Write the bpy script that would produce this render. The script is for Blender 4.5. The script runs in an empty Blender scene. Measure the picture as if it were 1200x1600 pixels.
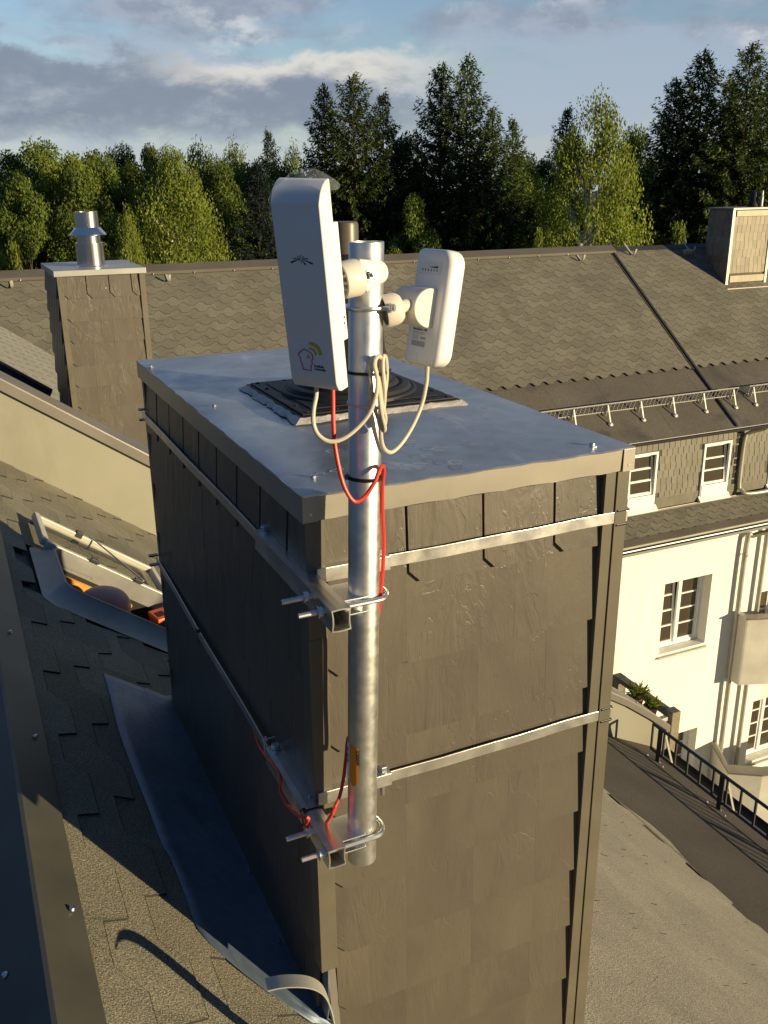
import bpy, bmesh, math, random
from math import sin, cos, pi, radians, sqrt, atan2
from mathutils import Vector as V, Matrix
random.seed(11)
sc = bpy.context.scene
COL = sc.collection
# ------------------------------------------------------------------ camera
CR = ((0.90677, -0.42153, -0.00857), (-0.14774, -0.29901, -0.94275), (0.39483, 0.85612, -0.33341))
def _orth():
    f = V(CR[2]).normalized(); r = V(CR[0]); r = (r - f*r.dot(f)).normalized(); d = f.cross(r)
    return r, d, f
RI, DN, FW = _orth()
FPX = 1450.0
cam = bpy.data.cameras.new('camera'); cam.sensor_fit = 'HORIZONTAL'; cam.sensor_width = 36; cam.lens = 36*FPX/1200
cam.clip_start = .05; cam.clip_end = 3000
co = bpy.data.objects.new('camera', cam); COL.objects.link(co); sc.camera = co
co.matrix_world = Matrix(((RI.x, -DN.x, -FW.x, 0), (RI.y, -DN.y, -FW.y, 0), (RI.z, -DN.z, -FW.z, 0), (0, 0, 0, 1)))
def ray(x, y): return RI*((x-600)/FPX) + DN*((y-800)/FPX) + FW
def at(x, y, ax, v):                     # point of a sight line lying on a world plane (survey helper)
    r = ray(x, y); return r*(v/r[ax])
def onpl(x, y, n, d):
    r = ray(x, y); return r*(d/n.dot(r))
# ------------------------------------------------------------------ materials
def nt(name):
    m = bpy.data.materials.new(name); m.use_nodes = True; t = m.node_tree; t.nodes.clear()
    o = t.nodes.new('ShaderNodeOutputMaterial'); b = t.nodes.new('ShaderNodeBsdfPrincipled')
    t.links.new(b.outputs[0], o.inputs[0]); return m, t, b
def noise(t, scale, detail=4, stretch=(1, 1, 1), rough=.55, dist=0, kind='FBM', vec=None):
    if vec is None:
        tc = t.nodes.new('ShaderNodeTexCoord'); vec = tc.outputs['Object']
    mp = t.nodes.new('ShaderNodeMapping'); mp.inputs['Scale'].default_value = stretch
    t.links.new(vec, mp.inputs[0])
    n = t.nodes.new('ShaderNodeTexNoise'); n.noise_type = kind
    n.inputs['Scale'].default_value = scale; n.inputs['Detail'].default_value = detail
    n.inputs['Roughness'].default_value = rough; n.inputs['Distortion'].default_value = dist
    t.links.new(mp.outputs[0], n.inputs['Vector']); return n.outputs[0]
def ramp(t, fac, stops):
    r = t.nodes.new('ShaderNodeValToRGB'); e = r.color_ramp.elements
    while len(e) < len(stops): e.new(.5)
    for i, (p, c) in enumerate(stops):
        e[i].position = p; e[i].color = (c[0], c[1], c[2], 1) if not isinstance(c, (int, float)) else (c, c, c, 1)
    t.links.new(fac, r.inputs[0]); return r.outputs[0]
def mixc(t, f, a, b, mode='MIX'):
    m = t.nodes.new('ShaderNodeMix'); m.data_type = 'RGBA'; m.blend_type = mode
    for s, v in ((m.inputs[0], f), (m.inputs[6], a), (m.inputs[7], b)):
        if hasattr(v, 'links'): t.links.new(v, s)
        elif isinstance(v, (int, float)): s.default_value = v
        else: s.default_value = (*v, 1)
    return m.outputs[2]
def bump(t, b, h, strength, dist=.01, prev=None):
    n = t.nodes.new('ShaderNodeBump'); n.inputs['Strength'].default_value = strength; n.inputs['Distance'].default_value = dist
    t.links.new(h, n.inputs['Height'])
    if prev: t.links.new(prev, n.inputs['Normal'])
    t.links.new(n.outputs[0], b.inputs['Normal']); return n.outputs[0]
MATS = {}
edge_m = None
def mat(name, base, rough=.6, metal=0, var=.18, vscale=6, fine=0, fscale=200, bs=.15, bscale=60, bdist=.002, stretch=(1, 1, 1), spec=.5, stain=None, isl=0, rvar=0):
    if name in MATS: return MATS[name]
    m, t, b = nt(name)
    n = noise(t, vscale, 5, stretch)
    lo = [c*(1-var) for c in base]; hi = [min(1, c*(1+var)) for c in base]
    c = ramp(t, n, [(.3, lo), (.7, hi)])
    if fine:
        f = noise(t, fscale, 2); c = mixc(t, 1.0, c, ramp(t, f, [(.35, 1-fine), (.65, 1+fine*.6 if fine < .6 else 1.3)]), 'MULTIPLY')
    if isl:
        g = t.nodes.new('ShaderNodeNewGeometry')
        c = mixc(t, 1.0, c, ramp(t, g.outputs['Random Per Island'], [(0, 1-isl), (1, 1+isl)]), 'MULTIPLY')
    if stain:
        s = noise(t, stain[1], 6, stain[3] if len(stain) > 3 else (1, 1, 1), .65, .6)
        c = mixc(t, ramp(t, s, [(stain[2], 0), (stain[2]+.12, 1)]), c, stain[0])
    t.links.new(c, b.inputs['Base Color'])
    b.inputs['Roughness'].default_value = rough; b.inputs['Metallic'].default_value = metal
    b.inputs['Specular IOR Level'].default_value = spec
    if rvar: t.links.new(ramp(t, noise(t, vscale*2, 5), [(.3, max(0, rough-rvar)), (.7, rough+rvar)]), b.inputs['Roughness'])
    if bs: bump(t, b, noise(t, bscale, 6, stretch, .6), bs, bdist)
    MATS[name] = m; return m
def slate_mat(name, base, isl=.14, k=1.0):
    m, t, b = nt(name)
    tc = t.nodes.new('ShaderNodeTexCoord'); vec = tc.outputs['Object']
    g = t.nodes.new('ShaderNodeNewGeometry')
    off = t.nodes.new('ShaderNodeVectorMath'); off.operation = 'MULTIPLY_ADD'
    cb = t.nodes.new('ShaderNodeCombineXYZ')
    for i in range(3): t.links.new(g.outputs['Random Per Island'], cb.inputs[i])
    t.links.new(cb.outputs[0], off.inputs[0]); off.inputs[1].default_value = (7.3, 3.1, 11.7); t.links.new(vec, off.inputs[2])
    vv = off.outputs[0]
    n1 = noise(t, 7, 5, (1, 1, .45), .6, .5, vec=vv)
    c = ramp(t, n1, [(.25, [x*.78 for x in base]), (.75, [x*1.2 for x in base])])
    c = mixc(t, 1.0, c, ramp(t, g.outputs['Random Per Island'], [(0, 1-isl), (1, 1+isl)]), 'MULTIPLY')
    t.links.new(c, b.inputs['Base Color'])
    b.inputs['Roughness'].default_value = .42
    r1 = noise(t, 9, 4, (1.7, 1.7, .5), .5, 1.6, vec=vv)      # flake ridges: contour bands of a distorted field
    w = t.nodes.new('ShaderNodeMath'); w.operation = 'MULTIPLY'; w.inputs[1].default_value = 5.0; t.links.new(r1, w.inputs[0])
    fr = t.nodes.new('ShaderNodeMath'); fr.operation = 'FRACT'; t.links.new(w.outputs[0], fr.inputs[0])
    st = ramp(t, fr.outputs[0], [(0, 0), (.06, 1), (1, 0)])
    msk = t.nodes.new('ShaderNodeMath'); msk.operation = 'MULTIPLY'; t.links.new(st, msk.inputs[0]); t.links.new(ramp(t, noise(t, 5, 3, vec=vv), [(.42, .12), (.62, 1)]), msk.inputs[1])
    p = bump(t, b, msk.outputs[0], .24*k, .003)
    bump(t, b, noise(t, 60, 6, (1.6, 1.6, .6), .65, .3, vec=vv), .22*k, .002, p)
    MATS[name] = m; return m
slate = slate_mat('slate', (.093, .079, .061), .05)
slate_far = slate_mat('slate_bright', (.235, .205, .150), .22, .6)
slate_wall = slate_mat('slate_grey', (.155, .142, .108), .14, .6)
trimm = mat('coated_metal', (.125, .11, .08), .45, .1, .12, 9, bs=.1, bscale=30, stain=((.09, .08, .06), 5, .58, (1, 1, .4)))
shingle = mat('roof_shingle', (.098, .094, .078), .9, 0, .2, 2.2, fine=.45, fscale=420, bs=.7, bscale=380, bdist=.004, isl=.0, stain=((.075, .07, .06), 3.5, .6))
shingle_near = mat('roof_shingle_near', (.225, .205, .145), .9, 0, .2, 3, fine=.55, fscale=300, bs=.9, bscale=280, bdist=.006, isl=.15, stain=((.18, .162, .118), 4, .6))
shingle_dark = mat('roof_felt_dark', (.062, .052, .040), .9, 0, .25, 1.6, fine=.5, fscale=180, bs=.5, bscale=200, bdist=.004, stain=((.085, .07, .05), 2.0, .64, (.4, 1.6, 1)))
far_shingle = mat('far_shingle', (.125, .115, .086), .85, 0, .2, .9, fine=.2, fscale=40, bs=.3, bscale=30, bdist=.01, stain=((.095, .085, .066), 1.1, .57))
far_dark = mat('far_eave_strip', (.092, .082, .066), .8, 0, .22, .8, fine=.15, fscale=30, bs=.2, bscale=12, bdist=.01, stain=((.05, .045, .04), .9, .55))
zinc = mat('zinc_sheet', (.30, .335, .385), .34, .5, .22, 4.2, fine=.10, fscale=26, bs=.22, bscale=7, bdist=.006, rvar=.12, stain=((.46, .48, .50), 9, .58, (1, .5, 1)))
zinc_dark = mat('dull_zinc', (.125, .165, .22), .5, .3, .22, 3, fine=.12, fscale=40, bs=.15, bscale=14, bdist=.003, rvar=.08, stain=((.075, .10, .14), 5, .54, (2.2, .45, 1)))
ridge_m = mat('ridge_metal', (.088, .086, .070), .5, .25, .2, 5, bs=.08, bscale=20, stain=((.125, .115, .085), 12, .66))
alu = mat('aluminium', (.74, .73, .70), .36, 1, .05, 12, bs=.08, bscale=40, bdist=.0006, rvar=.06)
galv = mat('galvanised', (.70, .70, .68), .42, 1, .08, 30, bs=.05, bscale=90, bdist=.0006, rvar=.05)
bolt_m = mat('zinc_bolt', (.62, .64, .68), .36, 1, .08, 30, bs=0)
chrome = mat('stainless', (.80, .78, .73), .2, 1, .05, 6, bs=.05, bscale=8, bdist=.003)
white = mat('white_plastic', (.78, .78, .77), .38, 0, .02, 4, bs=.02, bscale=60)
cream = mat('cream_plastic', (.66, .62, .54), .45, 0, .04, 8, bs=.05, bscale=80)
rubber = mat('black_plastic', (.022, .022, .024), .55, 0, .2, 7, bs=.1, bscale=40, spec=.25)
putty = mat('sealant', (.46, .43, .40), .5, 0, .15, 30, bs=.5, bscale=55, bdist=.008)
redc = mat('red_cable', (.62, .035, .02), .45, 0, .06, 30, bs=.05, bscale=200)
greyc = mat('grey_cable', (.52, .47, .37), .5, 0, .06, 30, bs=.05, bscale=200)
tie_b = mat('black_tie', (.012, .012, .013), .4, 0, .1, 30, bs=0)
tie_w = mat('white_tie', (.55, .55, .55), .4, 0, .05, 30, bs=0)
orange = mat('orange_label', (.80, .27, .015), .4, 0, .03, 9, bs=0)
ink = mat('dark_ink', (.02, .03, .055), .5, 0, .02, 9, bs=0)
grey_ink = mat('grey_ink', (.36, .38, .42), .5, 0, .03, 9, bs=0)
magenta = mat('magenta_ink', (.55, .015, .28), .5, 0, .03, 9, bs=0)
yellow = mat('yellow_ink', (.62, .42, .015), .5, 0, .03, 9, bs=0)
stick = mat('sticker', (.74, .76, .78), .3, 0, .01, 9, bs=0)
render_w = mat('white_render', (.80, .79, .72), .85, 0, .05, .5, bs=.25, bscale=18, bdist=.012, stain=((.66, .63, .53), 1.3, .58, (1, 1, .22)))
paint_w = mat('white_paint', (.80, .80, .78), .4, 0, .03, 3, bs=0)
parapet_m = mat('parapet_panel', (.285, .275, .215), .55, .1, .1, 1.6, bs=.1, bscale=5, bdist=.01, stain=((.25, .24, .185), 3, .6, (1, 1, .3)))
coping_m = mat('coping_metal', (.255, .235, .205), .4, .5, .1, 4, bs=.06, bscale=12)
wood = mat('weathered_wood', (.20, .17, .115), .8, 0, .25, 9, bs=.4, bscale=40, stretch=(4, .6, 4))
wood_y = mat('new_timber', (.62, .30, .06), .7, 0, .2, 8, bs=.2, bscale=50, stretch=(.5, 4, 4))
dark_in = mat('dark_interior', (.02, .017, .014), .9, 0, .3, 6, bs=.1)
gutter_m = mat('gutter_zinc', (.42, .40, .34), .45, .4, .12, 4, bs=.05, bscale=20)
rail_m = mat('guard_steel', (.050, .052, .058), .6, .3, .15, 9, bs=.1, bscale=60)
rail_l = mat('guard_light', (.46, .45, .40), .55, .3, .1, 9, bs=.1, bscale=60)
seam_m = mat('seam_metal', (.055, .055, .06), .45, .4, .1, 4, bs=.05)
concrete = mat('concrete', (.52, .50, .43), .85, 0, .12, 2, bs=.3, bscale=30, bdist=.005)
skin = mat('skin', (.52, .22, .165), .5, 0, .1, 14, bs=.1, bscale=80)
cloth = mat('dark_shirt', (.03, .035, .05), .9, 0, .15, 12, bs=.2, bscale=120)
tool_o = mat('orange_plastic', (.85, .13, .02), .45, 0, .03, 9, bs=0)
pot_m = mat('clay_pot', (.30, .16, .09), .8, 0, .1, 9, bs=.1)
ground_m = mat('courtyard', (.05, .055, .038), .95, 0, .3, .12, fine=.3, fscale=9, bs=.4, bscale=6, bdist=.03)
bark = mat('bark', (.085, .062, .042), .95, 0, .3, 6, bs=.6, bscale=14, bdist=.02)
bark_w = mat('birch_bark', (.50, .46, .38), .8, 0, .3, 4, bs=.3, bscale=14, stretch=(1, 1, 3))
def glass_mat(name, col, rough=.05):
    m, t, b = nt(name); b.inputs['Base Color'].default_value = (*col, 1); b.inputs['Roughness'].default_value = rough
    b.inputs['Specular IOR Level'].default_value = .8; MATS[name] = m; return m
glass = glass_mat('window_glass', (.055, .045, .03), .08)
glass_b = glass_mat('skylight_glass', (.02, .03, .05), .06)
def clear_mat():
    m = bpy.data.materials.new('clear_sheet'); m.use_nodes = True; t = m.node_tree; t.nodes.clear()
    o = t.nodes.new('ShaderNodeOutputMaterial'); tr = t.nodes.new('ShaderNodeBsdfTransparent'); g = t.nodes.new('ShaderNodeBsdfGlossy')
    g.inputs['Roughness'].default_value = .08; tr.inputs[0].default_value = (.86, .88, .86, 1); x = t.nodes.new('ShaderNodeMixShader'); x.inputs[0].default_value = .1
    t.links.new(tr.outputs[0], x.inputs[1]); t.links.new(g.outputs[0], x.inputs[2]); t.links.new(x.outputs[0], o.inputs[0]); return m
clear = clear_mat()
def film_mat():
    m = bpy.data.materials.new('plastic_film'); m.use_nodes = True; t = m.node_tree; t.nodes.clear()
    o = t.nodes.new('ShaderNodeOutputMaterial'); tr = t.nodes.new('ShaderNodeBsdfTransparent'); b = t.nodes.new('ShaderNodeBsdfPrincipled')
    b.inputs['Base Color'].default_value = (.8, .85, .9, 1); b.inputs['Roughness'].default_value = .15
    x = t.nodes.new('ShaderNodeMixShader'); x.inputs[0].default_value = .13
    t.links.new(tr.outputs[0], x.inputs[1]); t.links.new(b.outputs[0], x.inputs[2]); t.links.new(x.outputs[0], o.inputs[0]); return m
film = film_mat()
def leaf_mat(name, c0, c1, c2, trans=.35):
    m = bpy.data.materials.new(name); m.use_nodes = True; t = m.node_tree; t.nodes.clear()
    o = t.nodes.new('ShaderNodeOutputMaterial'); b = t.nodes.new('ShaderNodeBsdfPrincipled'); tl = t.nodes.new('ShaderNodeBsdfTranslucent')
    g = t.nodes.new('ShaderNodeNewGeometry'); oi = t.nodes.new('ShaderNodeObjectInfo')
    c = ramp(t, g.outputs['Random Per Island'], [(0, c0), (.55, c1), (1, c2)])
    c = mixc(t, 1.0, c, ramp(t, noise(t, .55, 3), [(.3, .62), (.7, 1.3)]), 'MULTIPLY')
    c = mixc(t, 1.0, c, ramp(t, oi.outputs['Random'], [(0, .8), (1, 1.2)]), 'MULTIPLY')
    t.links.new(c, b.inputs['Base Color']); t.links.new(c, tl.inputs[0]); b.inputs['Roughness'].default_value = .55
    b.inputs['Specular IOR Level'].default_value = .25
    x = t.nodes.new('ShaderNodeMixShader'); x.inputs[0].default_value = trans
    t.links.new(b.outputs[0], x.inputs[1]); t.links.new(tl.outputs[0], x.inputs[2]); t.links.new(x.outputs[0], o.inputs[0]); return m
edge_m = mat('cut_edge', (.022, .021, .020), .9, 0, .1, 8, bs=0)
leaf_spruce = leaf_mat('spruce_needles', (.025, .055, .018), (.058, .098, .028), (.20, .21, .05), .28)
leaf_blue = leaf_mat('blue_needles', (.018, .03, .026), (.03, .045, .04), (.05, .07, .055), .2)
leaf_oak = leaf_mat('broad_leaves', (.09, .15, .028), (.155, .22, .038), (.23, .26, .05), .45)
leaf_birch = leaf_mat('birch_leaves', (.16, .23, .035), (.24, .30, .045), (.33, .35, .065), .47)
leaf_bush = leaf_mat('bush_leaves', (.13, .18, .03), (.19, .24, .035), (.30, .30, .05), .45)
# ------------------------------------------------------------------ mesh helpers
class MB:
    def __init__(s): s.v = []; s.f = []; s.dk = set()
    def add(s, vs, fs):
        o = len(s.v); s.v += [V(p) for p in vs]; s.f += [tuple(i+o for i in f) for f in fs]; return s
    def obox(s, c, a, b, d):            # centre + three half-axis vectors
        c = V(c); a = V(a); b = V(b); d = V(d)
        vs = [c+sa*a+sb*b+sd*d for sd in (-1, 1) for sb in (-1, 1) for sa in (-1, 1)]
        return s.add(vs, [(0, 2, 3, 1), (4, 5, 7, 6), (0, 1, 5, 4), (2, 6, 7, 3), (0, 4, 6, 2), (1, 3, 7, 5)])
    def box(s, lo, hi):
        lo = V(lo); hi = V(hi); h = (hi-lo)/2
        return s.obox((lo+hi)/2, (h.x, 0, 0), (0, h.y, 0), (0, 0, h.z))
    def bar(s, p, q, w, h, up=(0, 0, 1)):
        p = V(p); q = V(q); d = (q-p); up = V(up); sd = d.cross(up).normalized(); u = sd.cross(d).normalized()
        return s.obox((p+q)/2, d/2, sd*w/2, u*h/2)
    def poly(s, pts): return s.add(pts, [tuple(range(len(pts)))])
    def prism(s, pts, off):
        n = len(pts); off = V(off); a = [V(p) for p in pts]; b = [p+off for p in a]
        return s.add(a+b, [tuple(range(n))[::-1], tuple(range(n, 2*n))]+[(i, (i+1) % n, n+(i+1) % n, n+i) for i in range(n)])
    def tube(s, path, r, n=8, cap=True, flat=None):
        P = [V(p) for p in path]; R = r if isinstance(r, (list, tuple)) else [r]*len(P)
        vs = []; fs = []; prev = None
        for i, p in enumerate(P):
            d = (P[min(i+1, len(P)-1)]-P[max(i-1, 0)]).normalized()
            if prev is None: u = d.orthogonal().normalized()
            else:
                u = prev-d*prev.dot(d); u = u.normalized() if u.length > 1e-6 else d.orthogonal().normalized()
            prev = u; w = d.cross(u)
            for k in range(n):
                a = 2*pi*k/n; vs.append(p+(u*cos(a)+w*sin(a))*R[i])
        for i in range(len(P)-1):
            for k in range(n):
                k2 = (k+1) % n; fs.append((i*n+k, i*n+k2, (i+1)*n+k2, (i+1)*n+k))
        if cap: fs.append(tuple(range(n))[::-1]); fs.append(tuple((len(P)-1)*n+k for k in range(n)))
        return s.add(vs, fs)
    def cyl(s, p, q, r, n=16, r2=None): return s.tube([p, q], [r, r if r2 is None else r2], n)
    def lathe(s, o, prof, n=24, ax=(0, 0, 1), cap=True):
        o = V(o); ax = V(ax).normalized(); u = ax.orthogonal().normalized(); w = ax.cross(u)
        if abs(ax.z) > .99: u = V((1, 0, 0)); w = V((0, 1, 0))
        vs = []; fs = []; m = len(prof)
        for r, z in prof:
            for k in range(n):
                a = 2*pi*k/n; vs.append(o+ax*z+(u*cos(a)+w*sin(a))*r)
        for i in range(m-1):
            for k in range(n):
                k2 = (k+1) % n; fs.append((i*n+k, i*n+k2, (i+1)*n+k2, (i+1)*n+k))
        if cap: fs.append(tuple(range(n))[::-1]); fs.append(tuple((m-1)*n+k for k in range(n)))
        return s.add(vs, fs)
    def strip(s, path, w, th):           # flat strip along a path; w = width vector
        P = [V(p) for p in path]; w = V(w); vs = []; fs = []
        for i, p in enumerate(P):
            d = (P[min(i+1, len(P)-1)]-P[max(i-1, 0)]).normalized(); n = d.cross(w).normalized()*th/2
            vs += [p-w/2-n, p+w/2-n, p+w/2+n, p-w/2+n]
        for i in range(len(P)-1):
            for k in range(4): fs.append((i*4+k, i*4+(k+1) % 4, i*4+4+(k+1) % 4, i*4+4+k))
        e = (len(P)-1)*4; fs += [(3, 2, 1, 0), (e, e+1, e+2, e+3)]
        return s.add(vs, fs)
    def build(s, name, m, parent=None, smooth=False, bevel=0, local=False, loc=None, label=None, sharp=35):
        off = V((0, 0, 0))
        if not local:
            if parent is not None: off = ORG[parent.name]
            elif loc is not None: off = V(loc)
        me = bpy.data.meshes.new(name); me.from_pydata([p-off for p in s.v], [], s.f); me.update()
        bm = bmesh.new(); bm.from_mesh(me); bmesh.ops.recalc_face_normals(bm, faces=bm.faces[:]) if RECALC[0] else None; bm.to_mesh(me); bm.free()
        if smooth:
            me.polygons.foreach_set('use_smooth', [True]*len(me.polygons)); me.set_sharp_from_angle(angle=radians(sharp))
        me.materials.append(m)
        if s.dk:
            me.materials.append(edge_m); me.polygons.foreach_set('material_index', [1 if i in s.dk else 0 for i in range(len(me.polygons))])
        o = bpy.data.objects.new(name, me); COL.objects.link(o)
        if parent is not None: o.parent = parent
        elif loc is not None: o.location = loc
        ORG[o.name] = off.copy()
        if bevel:
            b = o.modifiers.new('bevel', 'BEVEL'); b.width = bevel; b.segments = 2; b.limit_method = 'ANGLE'; b.angle_limit = radians(40)
        if label: o['label'] = label
        return o
ORG = {}; RECALC = [True]
def thing(name, label, cat, loc, group=None, kind=None):
    o = bpy.data.objects.new(name, None); COL.objects.link(o); o.location = loc; o.empty_display_size = .1
    o['label'] = label; o['category'] = cat
    if group: o['group'] = group
    ORG[o.name] = V(loc); return o
def tag(o, label, cat, group=None):
    o['label'] = label; o['category'] = cat
    if group: o['group'] = group
    return o
def struct(o): o['kind'] = 'structure'; return o
def smooth_path(pts, k=8):               # Catmull-Rom
    P = [V(p) for p in pts]; P = [P[0]*2-P[1]]+P+[P[-1]*2-P[-2]]; out = []
    for i in range(1, len(P)-2):
        for j in range(k):
            t = j/k; a, b, c, d = P[i-1:i+3]
            out.append(.5*((2*b)+(c-a)*t+(2*a-5*b+4*c-d)*t*t+(3*b-a-3*c+d)*t**3))
    out.append(P[-2]); return out
def shingles(mb, O, U, W, N, ulen, vlen, period, expo, depth, thick, lap=.04, tab=.5, diag=.1, jit=.0, skip=None, rnd=None, hk=1.5, edge=.003, darkr=True):
    O = V(O); U = V(U).normalized(); W = V(W).normalized(); N = V(N).normalized(); rnd = rnd or random.Random(3)
    nc = int(vlen/expo); L = expo+lap+depth; hm = thick*hk
    for k in range(nc):
        low = (k+1)*expo; off = (k % 2)*.5*period + rnd.uniform(-jit, jit)*period
        x = -off; pts = []
        while x < ulen+period:
            for a, hgt in ((0, 0), (tab-diag/2, 0), (tab+diag/2, 1), (1-diag/2, 1)):
                j = rnd.uniform(-jit, jit)*.25*period if jit else 0
                pts.append((x+a*period+j, low-depth*hgt))
            x += period
        vtop = low-L
        def P(u, v): return O+U*min(max(u, 0), ulen)+W*max(v, 0)+N*(hm*(v-vtop)/L)
        for g0 in range(0, len(pts)-1, 4):
            seg = [p for p in pts[g0:g0+5]]
            if seg[-1][0] <= 0 or seg[0][0] >= ulen or len(seg) < 2: continue
            vs = []; fs = []; dk = []
            for (ua, va) in seg: A = P(ua, va); vs += [P(ua, vtop), P(ua, va-edge), A, A-N*hm]
            for j in range(len(seg)-1):
                (ua, va), (ub, vb) = seg[j], seg[j+1]
                if ub <= 0 or ua >= ulen: continue
                if skip and skip((ua+ub)/2, (va+vb)/2): continue
                fs.append((4*j, 4*j+1, 4*j+5, 4*j+4)); dk += [len(fs), len(fs)+1] if darkr else [len(fs)]; fs += [(4*j+1, 4*j+2, 4*j+6, 4*j+5), (4*j+2, 4*j+3, 4*j+7, 4*j+6)]
            base_ = len(mb.f); mb.add(vs, fs); mb.dk |= {base_+i_ for i_ in dk}
    return mb
def slates(mb, O, U, W, N, ulen, rows, tile, expo, gap=.0006, th=.006, clip=.022, topgap=.005, rnd=None, h0=.002, h1=.012, first_clip=True, z0=.0):
    # overlapping square slates; W points down
    O = V(O); U = V(U).normalized(); W = V(W).normalized(); N = V(N).normalized(); rnd = rnd or random.Random(5)
    for k in range(rows):
        low = z0+(k+1)*expo; top = low-expo*1.3 if k else low-expo
        u = 0; i = 0
        while u < ulen-.005:
            u2 = min(u+tile, ulen); g = topgap if k == 0 else gap
            cl = clip if (k == 0 or i == 0) else .0005
            jj = rnd.uniform(-.0025, .0025); hj = rnd.uniform(0, .0005)
            a = u+(g if i else 0); b = u2
            def P(x, y): return O+U*x+W*y+N*(h0+(h1-h0)*(y-top)/(low-top)+hj)
            lw = low+jj
            mb.prism([P(a, top), P(b, top), P(b, lw), P(a+cl, lw), P(a, lw-cl)], N*th)
            u = u2; i += 1
    return mb
def text_mesh(txt, size, M, m, parent, name='lettering', bold=0, thick=.0002):
    cu = bpy.data.curves.new(name, 'FONT'); cu.body = txt; cu.size = size; cu.extrude = thick; cu.offset = bold
    cu.resolution_u = 2
    tmp = bpy.data.objects.new('tmp', cu); COL.objects.link(tmp); bpy.context.view_layer.update()
    me = bpy.data.meshes.new_from_object(tmp.evaluated_get(bpy.context.evaluated_depsgraph_get()))
    bpy.data.objects.remove(tmp); me.transform(M); me.materials.clear(); me.materials.append(m); me.name = name
    o = bpy.data.objects.new(name, me); COL.objects.link(o); o.parent = parent; ORG[o.name] = V((0, 0, 0)); return o
# ------------------------------------------------------------------ light and sky
SUN = V((.615, -.758, .156)).normalized()
elev = math.asin(SUN.z)
sl = bpy.data.lights.new('sun', 'SUN'); sl.energy = 4.8; sl.angle = radians(.55); sl.color = (1, .81, .49)
so = bpy.data.objects.new('sun', sl); COL.objects.link(so); so.rotation_euler = (-SUN).to_track_quat('-Z', 'Y').to_euler(); so.location = (8, -10, 6)
w = bpy.data.worlds.new('World'); sc.world = w; w.use_nodes = True; t = w.node_tree; t.nodes.clear()
def N(kind, **kw):
    n = t.nodes.new(kind)
    for k, v in kw.items(): setattr(n, k, v)
    return n
def mth(op, a, b=None, c=None, clamp=False):
    n = N('ShaderNodeMath', operation=op, use_clamp=clamp)
    for i, v in enumerate((a, b, c)):
        if v is None: continue
        if hasattr(v, 'links'): t.links.new(v, n.inputs[i])
        else: n.inputs[i].default_value = v
    return n.outputs[0]
def sstep(x, a, b):
    n = N('ShaderNodeMapRange', interpolation_type='SMOOTHSTEP'); n.inputs[1].default_value = a; n.inputs[2].default_value = b
    t.links.new(x, n.inputs[0]); return n.outputs[0]
out = N('ShaderNodeOutputWorld'); bg = N('ShaderNodeBackground'); t.links.new(bg.outputs[0], out.inputs[0])
sky = N('ShaderNodeTexSky', sky_type='NISHITA'); sky.sun_disc = False; sky.sun_elevation = elev
sky.sun_rotation = atan2(SUN.x, SUN.y); sky.air_density = 1.0; sky.dust_density = .6; sky.ozone_density = 2.0
SKY = .1; bg.inputs[1].default_value = SKY
tc = N('ShaderNodeTexCoord'); sep = N('ShaderNodeSeparateXYZ'); t.links.new(tc.outputs['Generated'], sep.inputs[0])
X, Y, Z = sep.outputs
az = mth('MULTIPLY', mth('ARCTAN2', X, Y), 180/pi); el = mth('MULTIPLY', mth('ARCSINE', Z), 180/pi)
def cloudvec(sx, sz, ox, oz):
    c = N('ShaderNodeCombineXYZ'); t.links.new(mth('ADD', mth('MULTIPLY', az, sx), ox), c.inputs[0]); t.links.new(mth('ADD', mth('MULTIPLY', el, sz), oz), c.inputs[1]); return c.outputs[0]
def nz(vec, scale, detail, rough=.55, dist=0):
    n = N('ShaderNodeTexNoise'); n.inputs['Scale'].default_value = scale; n.inputs['Detail'].default_value = detail
    n.inputs['Roughness'].default_value = rough; n.inputs['Distortion'].default_value = dist; t.links.new(vec, n.inputs['Vector']); return n.outputs[0]
v1 = cloudvec(.07, .26, 3.7, 1.2)
n1 = nz(v1, 1.0, 7, .55, .4)                                 # broad streaky layer
n2 = nz(cloudvec(.16, .34, 9.1, 4.0), 1.0, 8, .6, .3)       # puffy detail
n3 = nz(cloudvec(.45, .8, 1.0, 7.0), 1.0, 6, .6)
wob = mth('MULTIPLY', mth('SUBTRACT', n2, .5), 5.0)
elw = mth('ADD', el, wob)
elw2 = mth('ADD', elw, mth('MULTIPLY', mth('SUBTRACT', n3, .5), 1.6))
# low grey bank with a bright cumulus rim: from left of frame to the middle
azl = mth('SUBTRACT', 1.0, sstep(az, 23.0, 33.0))
bank_top = mth('SUBTRACT', 1.0, sstep(elw2, 6.2, 7.2)); bank_bot = sstep(elw2, 2.0, 3.4)
bank = mth('MULTIPLY', mth('MULTIPLY', bank_top, bank_bot), azl)
rim = mth('MULTIPLY', mth('MULTIPLY', sstep(elw2, 4.6, 6.3), sstep(az, 10.0, 17.0)), mth('SUBTRACT', 1.0, sstep(az, 27.0, 35.0)))
n1b = mth('ADD', n1, mth('MULTIPLY', sstep(az, 24.0, 40.0), .05))
upper = mth('MULTIPLY', sstep(n1b, .35, .52), sstep(elw, 6.6, 8.4))
lowr = mth('MULTIPLY', sstep(n1b, .45, .58), mth('MULTIPLY', sstep(el, 1.0, 3.0), .75))
up_lit = mth('MULTIPLY', sstep(n2, .5, .68), sstep(n3, .40, .65))
def rgb(c): return (*[x/SKY for x in c], 1)
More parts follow.
